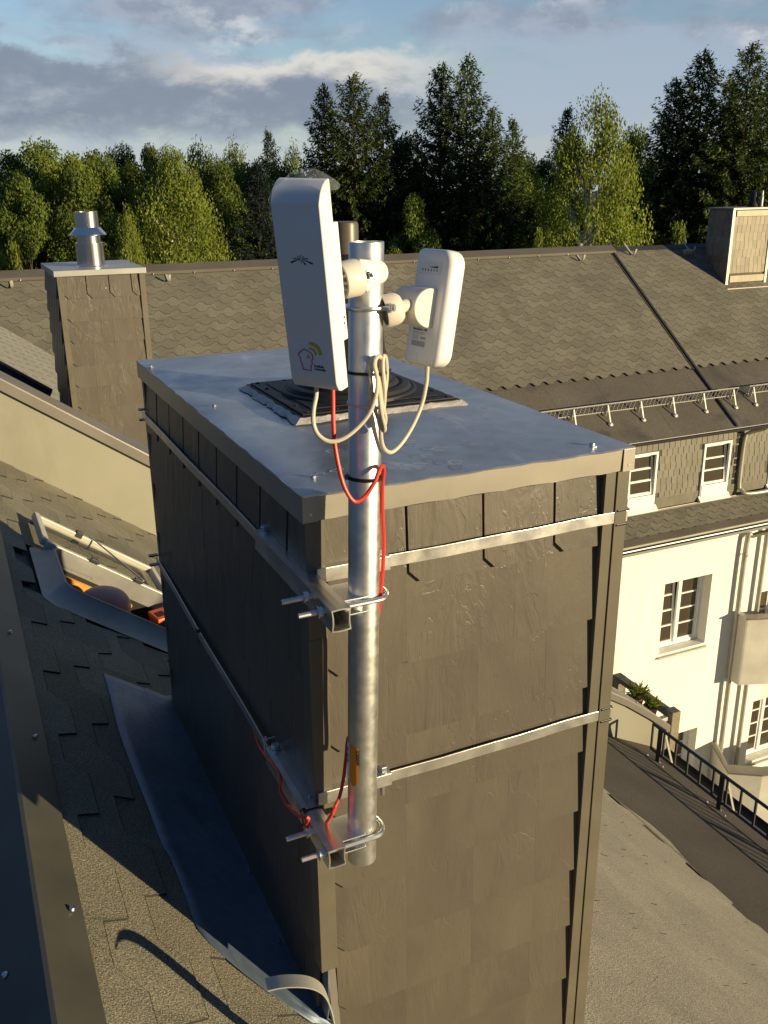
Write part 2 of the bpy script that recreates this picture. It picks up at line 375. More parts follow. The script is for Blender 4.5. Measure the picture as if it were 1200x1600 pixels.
def mx(f, a, b):
    m = N('ShaderNodeMix', data_type='RGBA')
    t.links.new(f, m.inputs[0])
    for s, v in ((m.inputs[6], a), (m.inputs[7], b)):
        if hasattr(v, 'links'): t.links.new(v, s)
        else: s.default_value = v
    return m.outputs[2]
haze_f = mth('MULTIPLY', mth('SUBTRACT', 1.0, sstep(el, .5, 7.0)), .65)
dim = N('ShaderNodeMix', data_type='RGBA', blend_type='MULTIPLY'); dim.inputs[0].default_value = 1; t.links.new(sky.outputs[0], dim.inputs[6])
dim.inputs[7].default_value = (1.02, 1.0, 1.12, 1)
base = mx(haze_f, dim.outputs[2], rgb((.33, .40, .48)))
c_up = mx(up_lit, mx(sstep(n3, .35, .65), rgb((.185, .218, .28)), rgb((.255, .29, .345))), rgb((.46, .465, .48)))
bt = mth('MULTIPLY', sstep(n3, .35, .72), sstep(n2, .38, .62))
c_bank = mx(rim, mx(bt, rgb((.155, .187, .24)), rgb((.265, .30, .345))), rgb((.49, .475, .44)))
c_low = rgb((.27, .32, .40))
col = mx(lowr, base, c_low)
col = mx(mth('MULTIPLY', upper, .92), col, c_up)
col = mx(mth('MULTIPLY', bank, .95), col, c_bank)
# unseen sky overhead and off to the sides set dark blue, to deepen shadows
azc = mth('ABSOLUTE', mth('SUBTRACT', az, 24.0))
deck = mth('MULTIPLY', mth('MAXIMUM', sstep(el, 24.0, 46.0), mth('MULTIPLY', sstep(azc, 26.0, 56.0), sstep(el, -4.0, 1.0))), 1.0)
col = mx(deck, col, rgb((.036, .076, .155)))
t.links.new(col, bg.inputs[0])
sc.view_settings.view_transform = 'Standard'; sc.view_settings.look = 'None'; sc.view_settings.exposure = .58
sc.view_settings.gamma = 1
sc.cycles.max_bounces = 7; sc.cycles.transparent_max_bounces = 12
# ------------------------------------------------------------------ ground
m = MB(); m.poly([(-600, -600, -13.2), (900, -600, -13.2), (900, 1200, -13.2), (-600, 1200, -13.2)])
struct(m.build('ground', ground_m))
# ------------------------------------------------------------------ our own roof
TH = radians(36.0); TT = math.tan(TH)
RN = V((sin(TH), 0, cos(TH))); RD = V((cos(TH), 0, -sin(TH)))     # roof normal, down-slope
RP = V((.47, 1.30, -1.55)); RDD = RN.dot(RP)
def zr(x): return -1.55-TT*(x-.47)
def rp(x, y, h=0): return V((x, y, zr(x)))+RN*h
def onroof(px, py, h=0): return onpl(px, py, RN, RDD+h)
house = thing('terrace_house', 'near house whose grey shingle roof fills the bottom of the photo around the slate chimney', 'house', (2, 3, -13.2))
HX0, HX1, HY0, HY1 = .19, .635, 3.13, 3.575                       # hatch opening
m = MB()
def deck(xa, xb, ya, yb, h=-.012):
    m.add([rp(xa, ya, h), rp(xb, ya, h), rp(xb, yb, h), rp(xa, yb, h)], [(0, 1, 2, 3)])
deck(-.01, HX0, -3, 12.6); deck(HX1, 3.36, -3, 12.6); deck(HX0, HX1, -3, HY0); deck(HX0, HX1, HY1, 12.6)
RECALC[0] = False
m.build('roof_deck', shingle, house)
x_start = .045
def skp(u, v):
    x = x_start+v*cos(TH); y = u-2
    return HX0-.03 < x < HX1+.10 and HY0-.03 < y < HY1+.03
rn = random.Random(4)
a = MB(); NR = 13; shingles(a, rp(x_start, -2, .001), (0, 1, 0), RD, RN, 6.92, NR*.112+.001, .345, .112, .056, .0056, .03, .5, .14, .12, skip=skp, rnd=rn, edge=.0016)
a.build('shingles', shingle_near, house, label='grey granular shingles laid in stepped tabs')
x2_ = x_start+NR*.112*cos(TH); a = MB(); shingles(a, rp(x2_, -2, .001), (0, 1, 0), RD, RN, 6.92, (3.36-x2_)/cos(TH), .345, .112, .056, .0036, .03, .5, .14, .16, rnd=rn, edge=.0004)
pale_sh = mat('pale_granules', (.275, .250, .190), .92, 0, .14, 2.5, fine=.5, fscale=210, bs=.8, bscale=200, bdist=.005, isl=.035, stain=((.225, .205, .155), 2.2, .58))
a.build('shingles', pale_sh, house, label='paler weathered shingles on the lower slope')
a = MB(); shingles(a, rp(x_start, 5.14, .001), (0, 1, 0), RD, RN, 7.4, (3.36-x_start)/cos(TH), .345, .112, .056, .0036, .03, .5, .14, .1, rnd=rn, edge=.0004)
a.build('shingles', mat('far_granules', (.30, .285, .225), .92, 0, .1, 2, fine=.3, fscale=90, bs=.5, bscale=90, bdist=.005, isl=.03), house, label='pale shingles beyond the parapet')
# flatter, darker strip above the eave
T2 = radians(27); D2 = V((cos(T2), 0, -sin(T2))); N2 = V((sin(T2), 0, cos(T2)))
E0 = V((3.35, 0, zr(3.35)))
def ep(s, y, h=0): return E0+D2*s+V((0, y, 0))+N2*h
m = MB(); rq = random.Random(8); ny = 90; top = []
for i in range(ny+1):
    y = -3+15.5*i/ny; top.append((y, -.03+.05*sin(y*4.1)+.035*sin(y*11+1)+rq.uniform(-.02, .02)))
for (ya, sa), (yb, sb) in zip(top, top[1:]):
    m.add([ep(sa, ya, .0105), ep(1.42, ya, .0105), ep(1.42, yb, .0105), ep(sb, yb, .0105)], [(0, 1, 2, 3)])
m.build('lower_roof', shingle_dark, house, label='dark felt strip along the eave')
RECALC[0] = True
m = MB(); yy = [(-3+.25*i) for i in range(62)]
prof = [(V((-1.6, 0, -1.20+.006-1.6*TT))), V((-.16, 0, -1.20+.006-.15*TT)), ]
m.add([(-2.6, -3, -1.21-2.6*TT), (-.05, -3, -1.21-.05*TT), (-.05, 12.6, -1.21-.05*TT), (-2.6, 12.6, -1.21-2.6*TT)], [(0, 1, 2, 3)])
m.build('back_slope', shingle, house)
ap = V((-.012, 0, -1.188)); m = MB()
for ya, yb in ((-3, .62), (.615, 2.62), (2.615, 4.85), (5.14, 7.2), (7.195, 9.3), (9.295, 12.6)):
    h = .002 if int(ya*10) % 2 else 0
    pr = [V((.062, 0, zr(.062)+.012)), V((.062, 0, zr(.062)+.016+h)), ap+V((.004, 0, .003+h)), ap+V((-.004, 0, .003+h)), V((-.20, 0, -1.19-.19*TT+h)), V((-.20, 0, -1.194-.19*TT))]
    m.prism([p+V((0, ya, 0)) for p in pr], (0, yb-ya, 0))
rc = m.build('ridge_flashing', ridge_m, house, label='flat sheet metal cap folded over the ridge', bevel=.001)
for px, py in ((57, 1148), (115, 1417), (17, 985)):
    p = onroof(px, py, .022); s = MB(); s.lathe(p-RN*.006, [(.0058, 0), (.0058, .002), (.004, .004), (.0035, .006), (.001, .0068)], 12, RN); s.build('screw', bolt_m, rc, smooth=True)
for y in (.9, 1.35): 
    s = MB(); s.lathe(V((-.075, y, -1.188-.063*TT+.004)), [(.006, 0), (.006, .002), (.003, .006)], 10, V((-sin(TH), 0, cos(TH)))); s.build('screw', bolt_m, rc, smooth=True)
# valley sheet beside the chimney, turned up against the slates
ys = [2.62+(-1.335)*i/40 for i in range(41)]
m = MB(); wv = random.Random(2)
def left_edge(y):
    if y > 2.18: return .244+(.262-.244)*(y-2.18)/.44
    if y > 1.75: return .255+(.244-.255)*(y-1.75)/.43
    if y > 1.5: return .262+.0*(y)
    return .262+((1.5-y)/.215)**1.5*.165
rows = []
for y in ys:
    l = left_edge(y)+.001*sin(y*13); us = [l, max(l+.006, l+(.34-l)*.3), max(l+.03, .375), max(l+.034, .383), max(l+.05, .435)]
    r = [rp(u, y, .0100+hx+.0009*sin(y*23+u*31)) for u, hx in zip(us, (0, .0012, .001, .0045, .004))]
    r += [V((.4625, y, zr(.455)+.022)), V((.4665, y, zr(.46)+.05)), V((.468, y, zr(.46)+.15))]
    rows.append(r)
n = len(rows[0]); vs = [p for r in rows for p in r]
m.add(vs, [(i*n+k, i*n+k+1, (i+1)*n+k+1, (i+1)*n+k) for i in range(len(rows)-1) for k in range(n-1)])
fl = m.build('chimney_flashing', zinc_dark, house, smooth=True, label='long stained zinc sheet between shingles and chimney')
sm = fl.modifiers.new('thick', 'SOLIDIFY'); sm.thickness = .0015; sm.offset = -1
m = MB(); m.strip([V((.474, 1.290, -1.36)), V((.478, 1.287, -1.46)), V((.483, 1.282, -1.60))], (.016, .002, 0), .002); m.build('corner_flashing', coping_m, house)
# small bits of flashing solder
for px, py in ((390, 1361), (437, 1469)):
    p = onroof(px, py, .02); s = MB(); s.obox(p, RD*.004, V((0, .006, 0)), RN*.001); s.build('metal_tab', bolt_m, house)
# eave gutter and wall below
m = MB(); m.box((3.9, -3, -13.2), (4.45, 5.2, -4.42)); m.build('eave_wall', render_w, house)
m = MB(); pth = [(.075*cos(pi+pi*i/10), .075*sin(pi+pi*i/10)) for i in range(11)]
m.prism([V((4.70+a, -3, -4.33+b)) for a, b in pth]+[V((4.70+a*.93, -3, -4.33+b*.93)) for a, b in pth[::-1]], (0, 8.0, 0)); m.build('gutter', seam_m, house)

# ------------------------------------------------------------------ parapet wall across the roof
par = thing('parapet_wall', 'long beige parapet wall with a metal coping running down the roof behind the chimney', 'wall', (2, 5, zr(2)))
ytop = lambda x: -.905-TT*(x-.183)
YP = 4.9
xs = [-.30, 4.02, 4.3, 4.55, 4.76]; zs = [ytop(-.30), -3.585, -3.76, -3.945, -4.12]
m = MB()
lo = [V((4.76, YP, -4.62)), V((3.35, YP, zr(3.35)-.1)), V((-.30, YP, zr(-.30)-.1))]
m.prism([V((x, YP, z)) for x, z in zip(xs, zs)]+lo, (0, .24, 0)); m.build('wall', parapet_m, par)
m = MB()
tp = [V((x, YP-.018, z+.002)) for x, z in zip(xs, zs)]
m.prism(tp+[p+V((0, 0, .012)) for p in tp[::-1]], (0, .28, 0))
fr = [V((x, YP-.022, z-.052)) for x, z in zip(xs, zs)]
m.prism(fr+[p+V((0, 0, .062)) for p in fr[::-1]], (0, .0035, 0))
cp = m.build('coping', coping_m, par, bevel=.002)
for px, py in ((128, 667), (995, 1096), (948, 1084)):
    p = at(px, py, 1, YP+.06); p.z = (ytop(p.x) if p.x < 4.0 else -3.585-.66*(p.x-4.02))+.015
    s = MB(); s.lathe(p, [(.011, 0), (.011, .003), (.006, .009), (.001, .010)], 10); s.build('screw', bolt_m, cp, smooth=True)

# ------------------------------------------------------------------ main chimney
CX0, CX1, CY0, CY1, CZT = .47, 1.07, 1.302, 2.56, -.492
ch = thing('chimney', 'large dark slate clad chimney with a flat metal cap in the foreground carrying the mast', 'chimney', ((CX0+CX1)/2, (CY0+CY1)/2, -1.75))
m = MB(); m.box((CX0+.004, CY0+.002, -2.5), (CX1-.004, CY1, CZT+.01)); m.build('core', dark_in, ch)
m = MB(); slates(m, (CX0+.017, CY0, CZT), (1, 0, 0), (0, 0, -1), (0, -1, 0), CX1-.025-CX0-.012, 12, .1467, .1465, gap=.0001, rnd=random.Random(3), z0=-.002)
m.build('front_cladding', slate, ch, label='sunlit slate front in overlapping courses')
m = MB(); slates(m, (CX0, CY1, CZT), (0, -1, 0), (0, 0, -1), (-1, 0, 0), CY1-CY0-.015, 9, .1467, .1465, gap=.0015, topgap=.010, clip=.03, rnd=random.Random(6), h0=.001, h1=.011, z0=-.002)
m.build('side_cladding', slate, ch, label='shaded slate side with dark vertical joints under the cap')
m = MB(); slates(m, (CX1, CY0, CZT), (0, 1, 0), (0, 0, -1), (1, 0, 0), CY1-CY0, 14, .1467, .1465, rnd=random.Random(9)); m.build('side_cladding', slate, ch)
for (xa, xb, za, zb, k) in ((CX0-.016, CX0+.0165, -.705, -.488, 0), (CX0-.0175, CX0+.0150, -1.392, -.700, 1)):
    m = MB(); m.box((xa, CY0-.023-.001*k, za), (xb, CY0-.021-.001*k+.001, zb)); m.box((xa, CY0-.021, za), (xa+.002, CY0+.012, zb))
    m.box((xb-.002, CY0-.0205-.001*k, za), (xb, CY0-.0085, zb)); m.build('corner_trim', trimm, ch, bevel=.0006)
m = MB(); m.box((CX1-.040, CY0-.0235, -2.3), (CX1+.012, CY0-.0215, CZT+.004)); m.box((CX1-.040, CY0-.0215, -2.3), (CX1-.038, CY0-.004, CZT+.004)); m.box((CX1+.010, CY0-.0215, -2.3), (CX1+.012, CY0+.04, CZT+.004)); m.box((CX1-.016, CY0-.0265, -2.3), (CX1+.0105, CY0-.0235, CZT+.003))
m.build('corner_trim', trimm, ch, bevel=.0006)
m = MB(); m.box((CX0-.014, CY1-.012, -1.75), (CX0+.02, CY1+.012, CZT+.004)); m.build('corner_trim', trimm, ch, bevel=.001)
# cap: shallow tray turned down, slightly wavy top
cxa, cxb, cya, cyb, zt = CX0-.021, CX1+.014, CY0-.030, CY1+.015, -.4465
m = MB(); nx, nyy = 26, 44; rr = random.Random(3)
gv = []
for j in range(nyy+1):
    for i in range(nx+1):
        u, v = i/nx, j/nyy; e = min(u, 1-u, v, 1-v)
        dz = .0016*sin(u*9+v*5)+.0012*sin(v*17-u*4)+rr.uniform(-.0004, .0004)
        if e < .001: dz = -.0025+.0008*sin(u*40)+rr.uniform(-.0006, .0006)
        gv.append((cxa+(cxb-cxa)*u, cya+(cyb-cya)*v, zt+dz))
m.add(gv, [(j*(nx+1)+i, j*(nx+1)+i+1, (j+1)*(nx+1)+i+1, (j+1)*(nx+1)+i) for j in range(nyy) for i in range(nx)])
RECALC[0] = False
cap = m.build('metal_cap', zinc, ch, smooth=True, label='flat stained zinc cap sheet')
RECALC[0] = True
m = MB()
ed = [gv[i] for i in range(nx+1)]
for (x0_, z0_), (x1_, z1_) in zip([(p[0], p[2]) for p in ed], [(p[0], p[2]) for p in ed[1:]]):
    m.add([(x0_, cya, z0_), (x1_, cya, z1_), (x1_, cya+.0015, zt-.045+.0006*sin(x1_*60)), (x0_, cya+.0015, zt-.045+.0006*sin(x0_*60))], [(0, 1, 2, 3)])
m.box((cxa-.0012, cya-.001, zt-.047), (cxa+.0012, cyb, zt-.003)); m.box((cxb-.001, cya-.001, zt-.047), (cxb+.001, cyb, zt-.003)); m.box((cxa, cyb-.001, zt-.047), (cxb, cyb+.001, zt-.003))
m.add([(cxa, cya+.001, zt-.0455), (cxb, cya+.001, zt-.0455), (cxb, cyb, zt-.0455), (cxa, cyb, zt-.0455)], [(0, 1, 2, 3)])
cl_ = mat('cap_edge', (.40, .37, .31), .38, .5, .12, 6, bs=.06, bscale=20, stain=((.30, .28, .23), 9, .6, (1, 1, .3)))
m.build('cap_edge', cl_, cap)
for px, py, r in ((335, 636, .006), (490, 748, .007), (925, 697, .007), (236, 574, .006)):
    p = at(px, py, 2, zt); s = MB(); s.lathe(p+V((0, 0, -.001)), [(r*1.5, 0), (r*1.5, .002), (r*.8, .003), (r*.8, .007), (r*.3, .0085)], 10); s.build('screw', bolt_m, cap, smooth=True)
m = MB(); m.tube([V((p[0], cya-.0004, p[2]-.0016)) for p in ed], .0021, 6); m.build('worn_edge_highlight', alu, cap, smooth=True)  # bright tube added for the highlight along the worn front edge
for cx in (cxa+.012, cxb-.012):
    s = MB(); s.lathe(V((cx, cya+.001, zt-.034)), [(.005, 0), (.005, .002), (.002, .004)], 10, (0, -1, 0)); s.build('rivet', bolt_m, cap, smooth=True)
    s = MB(); s.box((cx-.013, cya-.0022, zt-.046), (cx+.013, cya-.0012, zt-.004)); s.build('corner_fold', cl_, cap, bevel=.001)
# dried lime rings left by water drops
lime = mat('lime_mark', (.46, .46, .46), .6, 0, .1, 20, bs=0)
q = random.Random(5)
for i, (px, py) in enumerate(((500, 742), (528, 735), (612, 727), (655, 726), (688, 701), (712, 722), (640, 690), (668, 712), (520, 705), (760, 636), (695, 652), (742, 694), (590, 700))):
    c = at(px, py, 2, zt+.0028); r1 = q.uniform(.008, .016); k0 = q.uniform(0, 6); vs = []; K = 26
    for k in range(K):
        a_ = 2*pi*k/K; wv_ = 1+.16*sin(3*a_+k0)+.08*sin(7*a_+k0*2)
        vs += [c+V((cos(a_)*r1*wv_, sin(a_)*r1*.8*wv_, 0)), c+V((cos(a_)*r1*.72*wv_, sin(a_)*r1*.56*wv_, 0))]
    m = MB(); m.add(vs, [(2*k, 2*((k+1) % K), 2*((k+1) % K)+1, 2*k+1) for k in range(K-q.randint(3, 9))]); m.build('lime_mark', lime, cap)
# chimney cowl: black flue terminal behind the antenna
FC = V((.784, 1.880, zt))
flue = thing('flue_terminal', 'black plastic flue terminal on a square base plate on the chimney cap, behind the mast', 'flue', FC)
m = MB(); h = .182; pts = [V((x*h, y*h, 0)) for x, y in ((-1, -1), (1, -1), (1, 1), (-1, 1))]
m.prism([FC+p+V((0, 0, .007)) for p in pts], (0, 0, .005))
m.prism([FC+p*.955+V((0, 0, .012)) for p in pts], (0, 0, .004)); m.prism([FC+p*.80+V((0, 0, .016)) for p in pts], (0, 0, .003))
m.lathe(FC+V((0, 0, .014)), [(.152, 0), (.150, .009), (.143, .011), (.140, .008), (.134, .018), (.120, .021), (.114, .015), (.106, .027), (.095, .030), (.088, .05), (.083, .09)], 40)
bp = m.build('base_plate', rubber, flue, smooth=True, bevel=.0015)
for sx in (-1, 1):
    for sy in (-1, 1):
        for dx, dy in ((.160, .160), (.160, .095), (.095, .160)):
            s = MB(); s.lathe(FC+V((sx*dx, sy*dy, .0160)), [(.005, 0), (.005, .002), (.002, .003)], 8); s.build('screw', tie_b, bp)
m = MB(); q = random.Random(12); K = 120; vs = []
def sq(t_, hh):
    t_ = (t_ % 1)*4; e = int(t_); f = (t_-e)*2-1
    return V([(f*hh, -hh, 0), (hh, f*hh, 0), (-f*hh, hh, 0), (-hh, -f*hh, 0)][e])
for k in range(K):
    t_ = k/K; ji = q.uniform(-.004, .006); jo = q.uniform(-.004, .008)+.003*sin(k*.7)
    vs += [FC+sq(t_, .1815)+V((0, 0, .0105+q.uniform(-.001, .0015))), FC+sq(t_, .187+ji*.8)+V((0, 0, .008+q.uniform(-.002, .001))), FC+sq(t_, .194+jo*.8)+V((0, 0, .001)), FC+sq(t_, .177)+V((0, 0, .000))]
m.add(vs, [(4*k+j, 4*((k+1) % K)+j, 4*((k+1) % K)+j+1, 4*k+j+1) for k in range(K) for j in range(3)])
m.build('sealant', putty, flue, smooth=True, label='smeared light sealant bead round the base plate')
m = MB(); m.lathe(FC, [(.086, .05), (.080, .12), (.073, .20), (.066, .262), (.060, .278), (.052, .292), (.040, .303), (.030, .308)], 40); m.build('pipe', rubber, flue, smooth=True)
m = MB(); m.lathe(FC, [(.027, .300), (.027, .366), (.0255, .371), (.022, .373)], 32)
m.build('cap', mat('brown_plastic', (.115, .10, .078), .4, .1, .1, 20, bs=.05), flue, smooth=True)

# ------------------------------------------------------------------ mast
PT, PB = V((.5285, 1.195, -.0735)), V((.5035, 1.195, -1.082))
def pa(z): return PT+(PB-PT)*((z-PT.z)/(PB.z-PT.z))
PAX = (PT-PB).normalized(); PR = .0242
def pole_px(y): return at(570+(0 if y < 700 else -5*(y-700)/640.), y, 1, 1.195).z
mast = thing('mast', 'upright galvanised steel tube mast bolted to the chimney corner', 'mast', PB)
m = MB(); m.lathe(PB, [(PR-.003, .004), (PR-.0002, 0), (PR, .002), (PR, (PT-PB).length-.001), (PR-.0006, (PT-PB).length), (PR-.003, (PT-PB).length), (PR-.003, .3)], 48, PAX, cap=False); m.build('tube', galv, mast, smooth=True)
# orange sticker wrapped on the left of the tube
def polept(ang, z, r): return pa(z)+V((cos(ang), sin(ang), 0))*r
A0 = atan2(-1.195, -.51)            # towards the viewer
def patch(a0, a1, z0, z1, r, tip=0):
    mb = MB(); K = 10; vs = []
    for k in range(K+1):
        a_ = a0+(a1-a0)*k/K; f = abs(k/K-.5)*2
        vs += [polept(a_, z0-(tip*(1-f) if tip else 0), r), polept(a_, z1, r)]
    mb.add(vs, [(2*k, 2*k+2, 2*k+3, 2*k+1) for k in range(K)]); return mb
zs0, zs1 = pole_px(1216), pole_px(1156)
stk = patch(A0-1.03, A0-.30, zs0+.006, zs1, PR+.0006, .008).build('sticker', orange, mast, smooth=True, label='orange sticker with a white edge low on the tube')
patch(A0-1.52, A0-1.04, zs0+.006, zs1+.002, PR+.0006).build('sticker_edge', stick, stk, smooth=True)
def on_tube(ang, z, r, roll=0):
    n_ = V((cos(ang), sin(ang), 0)); tx = V((-sin(ang), cos(ang), 0)); M_ = Matrix((( *tx.to_tuple(), 0), (0, 0, 1, 0), (*n_.to_tuple(), 0), (0, 0, 0, 1))).transposed()
    M_ = Matrix.Translation(polept(ang, z, r)-ORG[mast.name]) @ M_ @ Matrix.Rotation(roll, 4, 'Z'); return M_
text_mesh('XXIOX', .0088, on_tube(A0-.46, zs1-.004, PR+.0009, -pi/2), ink, stk, 'lettering', .0002)
for k, dz in enumerate((.008, .019, .030)):
    q_ = patch(A0-1.36, A0-1.18, zs1-dz-.007, zs1-dz, PR+.0009); q_.build('blue_mark', mat('blue_ink', (.05, .12, .35), .5, 0, .02, 9, bs=0), stk)

# ------------------------------------------------------------------ mast brackets
def rod(mb, p, q, r=.004): mb.cyl(p, q, r, 12)
def nut(mb, c, ax, r=.0078, h=.008):
    mb.lathe(c, [(r*.9, 0), (r, .0012), (r, h-.0012), (r*.9, h)], 6, ax); mb.lathe(V(c)-V(ax).normalized()*.0016, [(r*1.25, 0), (r*1.25, .0016)], 16, ax)
def bracket(label, zt_, dx, zs_, ytube, ye, zf, strapy):
    b_ = thing('mast_bracket', label, 'bracket', (CX0, CY0, zt_), 'brackets holding the mast to the chimney')
    xr = CX0-.001+dx; xl = xr-.031; zb = zt_-.0345; y0_, y1_ = ye, ytube
    m = MB()      # square tube, open at the near end, walls 2 mm, slightly pinched
    tk = .0022; ns = 12
    def ring(y, ins):
        pin = .0018 if True else 0
        pts = []
        a_, b2, c_, d_ = xl+ins, xr-ins, zb+ins, zt_-ins
        for (p0, p1, nrm) in (((a_, c_), (b2, c_), (0, 1)), ((b2, c_), (b2, d_), (-1, 0)), ((b2, d_), (a_, d_), (0, -1)), ((a_, d_), (a_, c_), (1, 0))):
            for k in range(ns//4):
                f = k/(ns//4); w_ = 4*f*(1-f)*pin*(1 if nrm[0] else -.6)
                pts.append(V((p0[0]+(p1[0]-p0[0])*f+nrm[0]*w_, y, p0[1]+(p1[1]-p0[1])*f+nrm[1]*w_)))
        return pts
    o0, o1, i0, i1 = ring(y0_, 0), ring(y1_, 0), ring(y0_, tk), ring(y1_, tk)
    vs = o0+o1+i0+i1; fs = []
    for k in range(ns):
        k2 = (k+1) % ns
        fs += [(k, k2, ns+k2, ns+k), (2*ns+k, 3*ns+k, 3*ns+k2, 2*ns+k2), (k, 2*ns+k, 2*ns+k2, k2), (ns+k, ns+k2, 3*ns+k2, 3*ns+k)]
    m.add(vs, fs); m.build('square_tube', alu, b_)
    # flat bar along the shaded side, bolted to the tube
    m = MB(); n_ = 14; pth = []
    for k in range(n_+1):
        f = k/n_; pth.append(V((xl+.012+.0015*sin(f*9)-dx*f, y1_-.03+(strapy-y1_+.03)*f, zs_-.011+.003*sin(f*3.1))))
    m.strip(pth, (0, 0, .022), .003); sb = m.build('side_strap', alu, b_, bevel=.0005, label='flat bar running back along the shaded side')
    m = MB(); m.box((xl+.004, strapy-.002, zs_-.026), (xl+.03, strapy+.014, zs_-.022)); m.build('end_clip', tie_b, sb); m = MB(); m.box((xl+.004, strapy-.002, zs_+.003), (xl+.03, strapy+.014, zs_+.007)); m.build('end_clip', tie_b, sb)
    # front channel and flat bar round the sunlit face
    yf = CY0-.0265; xe = CX0+.128
    m = MB(); m.box((xr+.0005, yf-.003, zf-.024), (xe, yf, zf)); m.box((xr+.0005, yf-.0028, zf-.0024), (xe, yf+.022, zf+.0004)); m.build('front_angle', alu, b_, bevel=.0006)
    m = MB(); pth = [V((xe-.06+(CX1+.014-xe+.06)*k/10, yf+.0025+.0012*sin(k), zf-.0115+.0008*sin(k*1.7)-(-.004*k/10))) for k in range(11)]
    m.strip(pth, (0, 0, .0215), .003); fb = m.build('front_strap', alu, b_, bevel=.0005, label='flat bar across the sunlit front')
    m = MB(); m.box((CX1-.012, yf-.002, zf+.0035), (CX1+.016, CY0-.022, zf+.0075)); m.build('end_clip', tie_b, fb, bevel=.0008); m = MB(); m.box((CX1-.012, yf-.002, zf-.0245), (CX1+.016, CY0-.022, zf-.0205)); m.build('end_clip', tie_b, fb, bevel=.0008)
    for c in ((xl+.017, y1_-.014, zt_), (xe-.012, yf+.011, zf+.0005)):
        m = MB(); m.lathe(V(c), [(.0115, 0), (.0115, .002)], 20); m.lathe(V(c)+V((0, 0, .002)), [(.0085, 0), (.0092, .001), (.0092, .0075), (.008, .009)], 6); m.lathe(V(c)+V((0, 0, -.05)), [(.004, 0), (.004, .05)], 10); m.build('bolt', bolt_m, b_, smooth=True, sharp=25)
    # small bent tab at the corner
    m = MB(); m.box((xr-.009, CY0-.008, zt_+.0002), (xr+.004, CY0-.003, zt_+.004)); m.box((xr+.002, CY0-.012, zt_-.006), (xr+.005, CY0-.003, zt_+.0035)); m.build('clip', bolt_m, b_)
    # V saddle between tube and mast
    pc = pa(zt_-.016); m = MB()
    xs_ = xr; w_ = pc.x-PR-xs_
    m.box((xs_, pc.y-.026, zb+.003), (pc.x-.004, pc.y+.036, zb+.0055)); m.box((xs_, pc.y-.026, zt_-.0075), (pc.x-.004, pc.y+.036, zt_-.005)); m.box((xs_+.0002, pc.y-.026, zb+.004), (xs_+.0025, pc.y+.036, zt_-.006))
    m.build('saddle', bolt_m, b_, bevel=.0004)
    # U bolt: legs through the tube, bend round the far side of the mast
    zu = zt_-.0125; m = MB(); L = [V((xl-.040, pc.y-.030, zu))]; R_ = .030
    for k in range(0, 17):
        a_ = -pi/2+pi*k/16; ex = .62
        L.append(V((pc.x+.004+R_*cos(a_)**ex if cos(a_) > 1e-6 else pc.x+.004, pc.y+R_*sin(a_), zu)))
    L.append(V((xl-.045, pc.y+.030, zu-.002)))
    m.tube(L, .0042, 10); ub = m.build('u_bolt', bolt_m, b_, smooth=True)
    for yy_ in (-.030, .030):
        m = MB(); nut(m, V((xl-.0095, pc.y+yy_, zu)), (1, 0, 0)); m.build('nut', bolt_m, ub, smooth=True, sharp=25)
    return b_
bracket('upper aluminium mast bracket, its tube and U bolt level with the top slate row', -.5805, 0, -.592, 1.505, 1.134, -.574, 2.578)
bracket('lower aluminium mast bracket holding the foot of the mast below the orange sticker', -1.0105, -.012, -1.028, 1.475, 1.150, -.992, 2.575)
# ------------------------------------------------------------------ antennas
def rot(phi, tl, rl): return Matrix.Rotation(radians(phi), 4, 'Z') @ Matrix.Rotation(radians(tl), 4, 'X') @ Matrix.Rotation(radians(rl), 4, 'Y')
LO = V((.433, 1.158, -.258))
la = thing('panel_antenna', 'large white panel antenna left of the mast, head sticker below, clear film on top', 'antenna', LO, 'antennas on the mast')
la.matrix_world = Matrix.Translation(LO) @ rot(-55, 9.6, 1.6)
AW, AL, AT = .0368, .240, .027
prf = [(.0015, .006), (0, .011), (0, AL-.002), (.0008, AL+.001), (.006, AL+.0125), (.012, AL+.0195), (.019, AL+.0240), (AT, AL+.0255), (AT, -.004), (.010, -.0035), (.005, -.001)]
m = MB(); m.prism([V((-AW, y, z)) for y, z in prf], (2*AW, 0, 0)); body = m.build('radome', white, la, local=True, bevel=.0017, smooth=True, sharp=22)
m = MB(); m.box((-AW+.002, AT, .060), (AW-.001, AT+.0125, .212)); bk = m.build('back_cover', white, la, local=True, bevel=.002, smooth=True)
for z_ in (.083, .091):
    m = MB(); m.lathe(V((AW-.0012, AT+.006, z_)), [(.0016, 0), (.0016, .0006)], 12, (1, 0, 0)); m.build('vent_hole', ink, bk, local=True)
def fl_pt(px, py, d=-.0003):        # photo measure -> radome face millimetres
    mid = 489+(py-555)*.125; return V(((px-mid)/37.0*AW, d, (601-py+(px-mid)*.105)/281*AL))
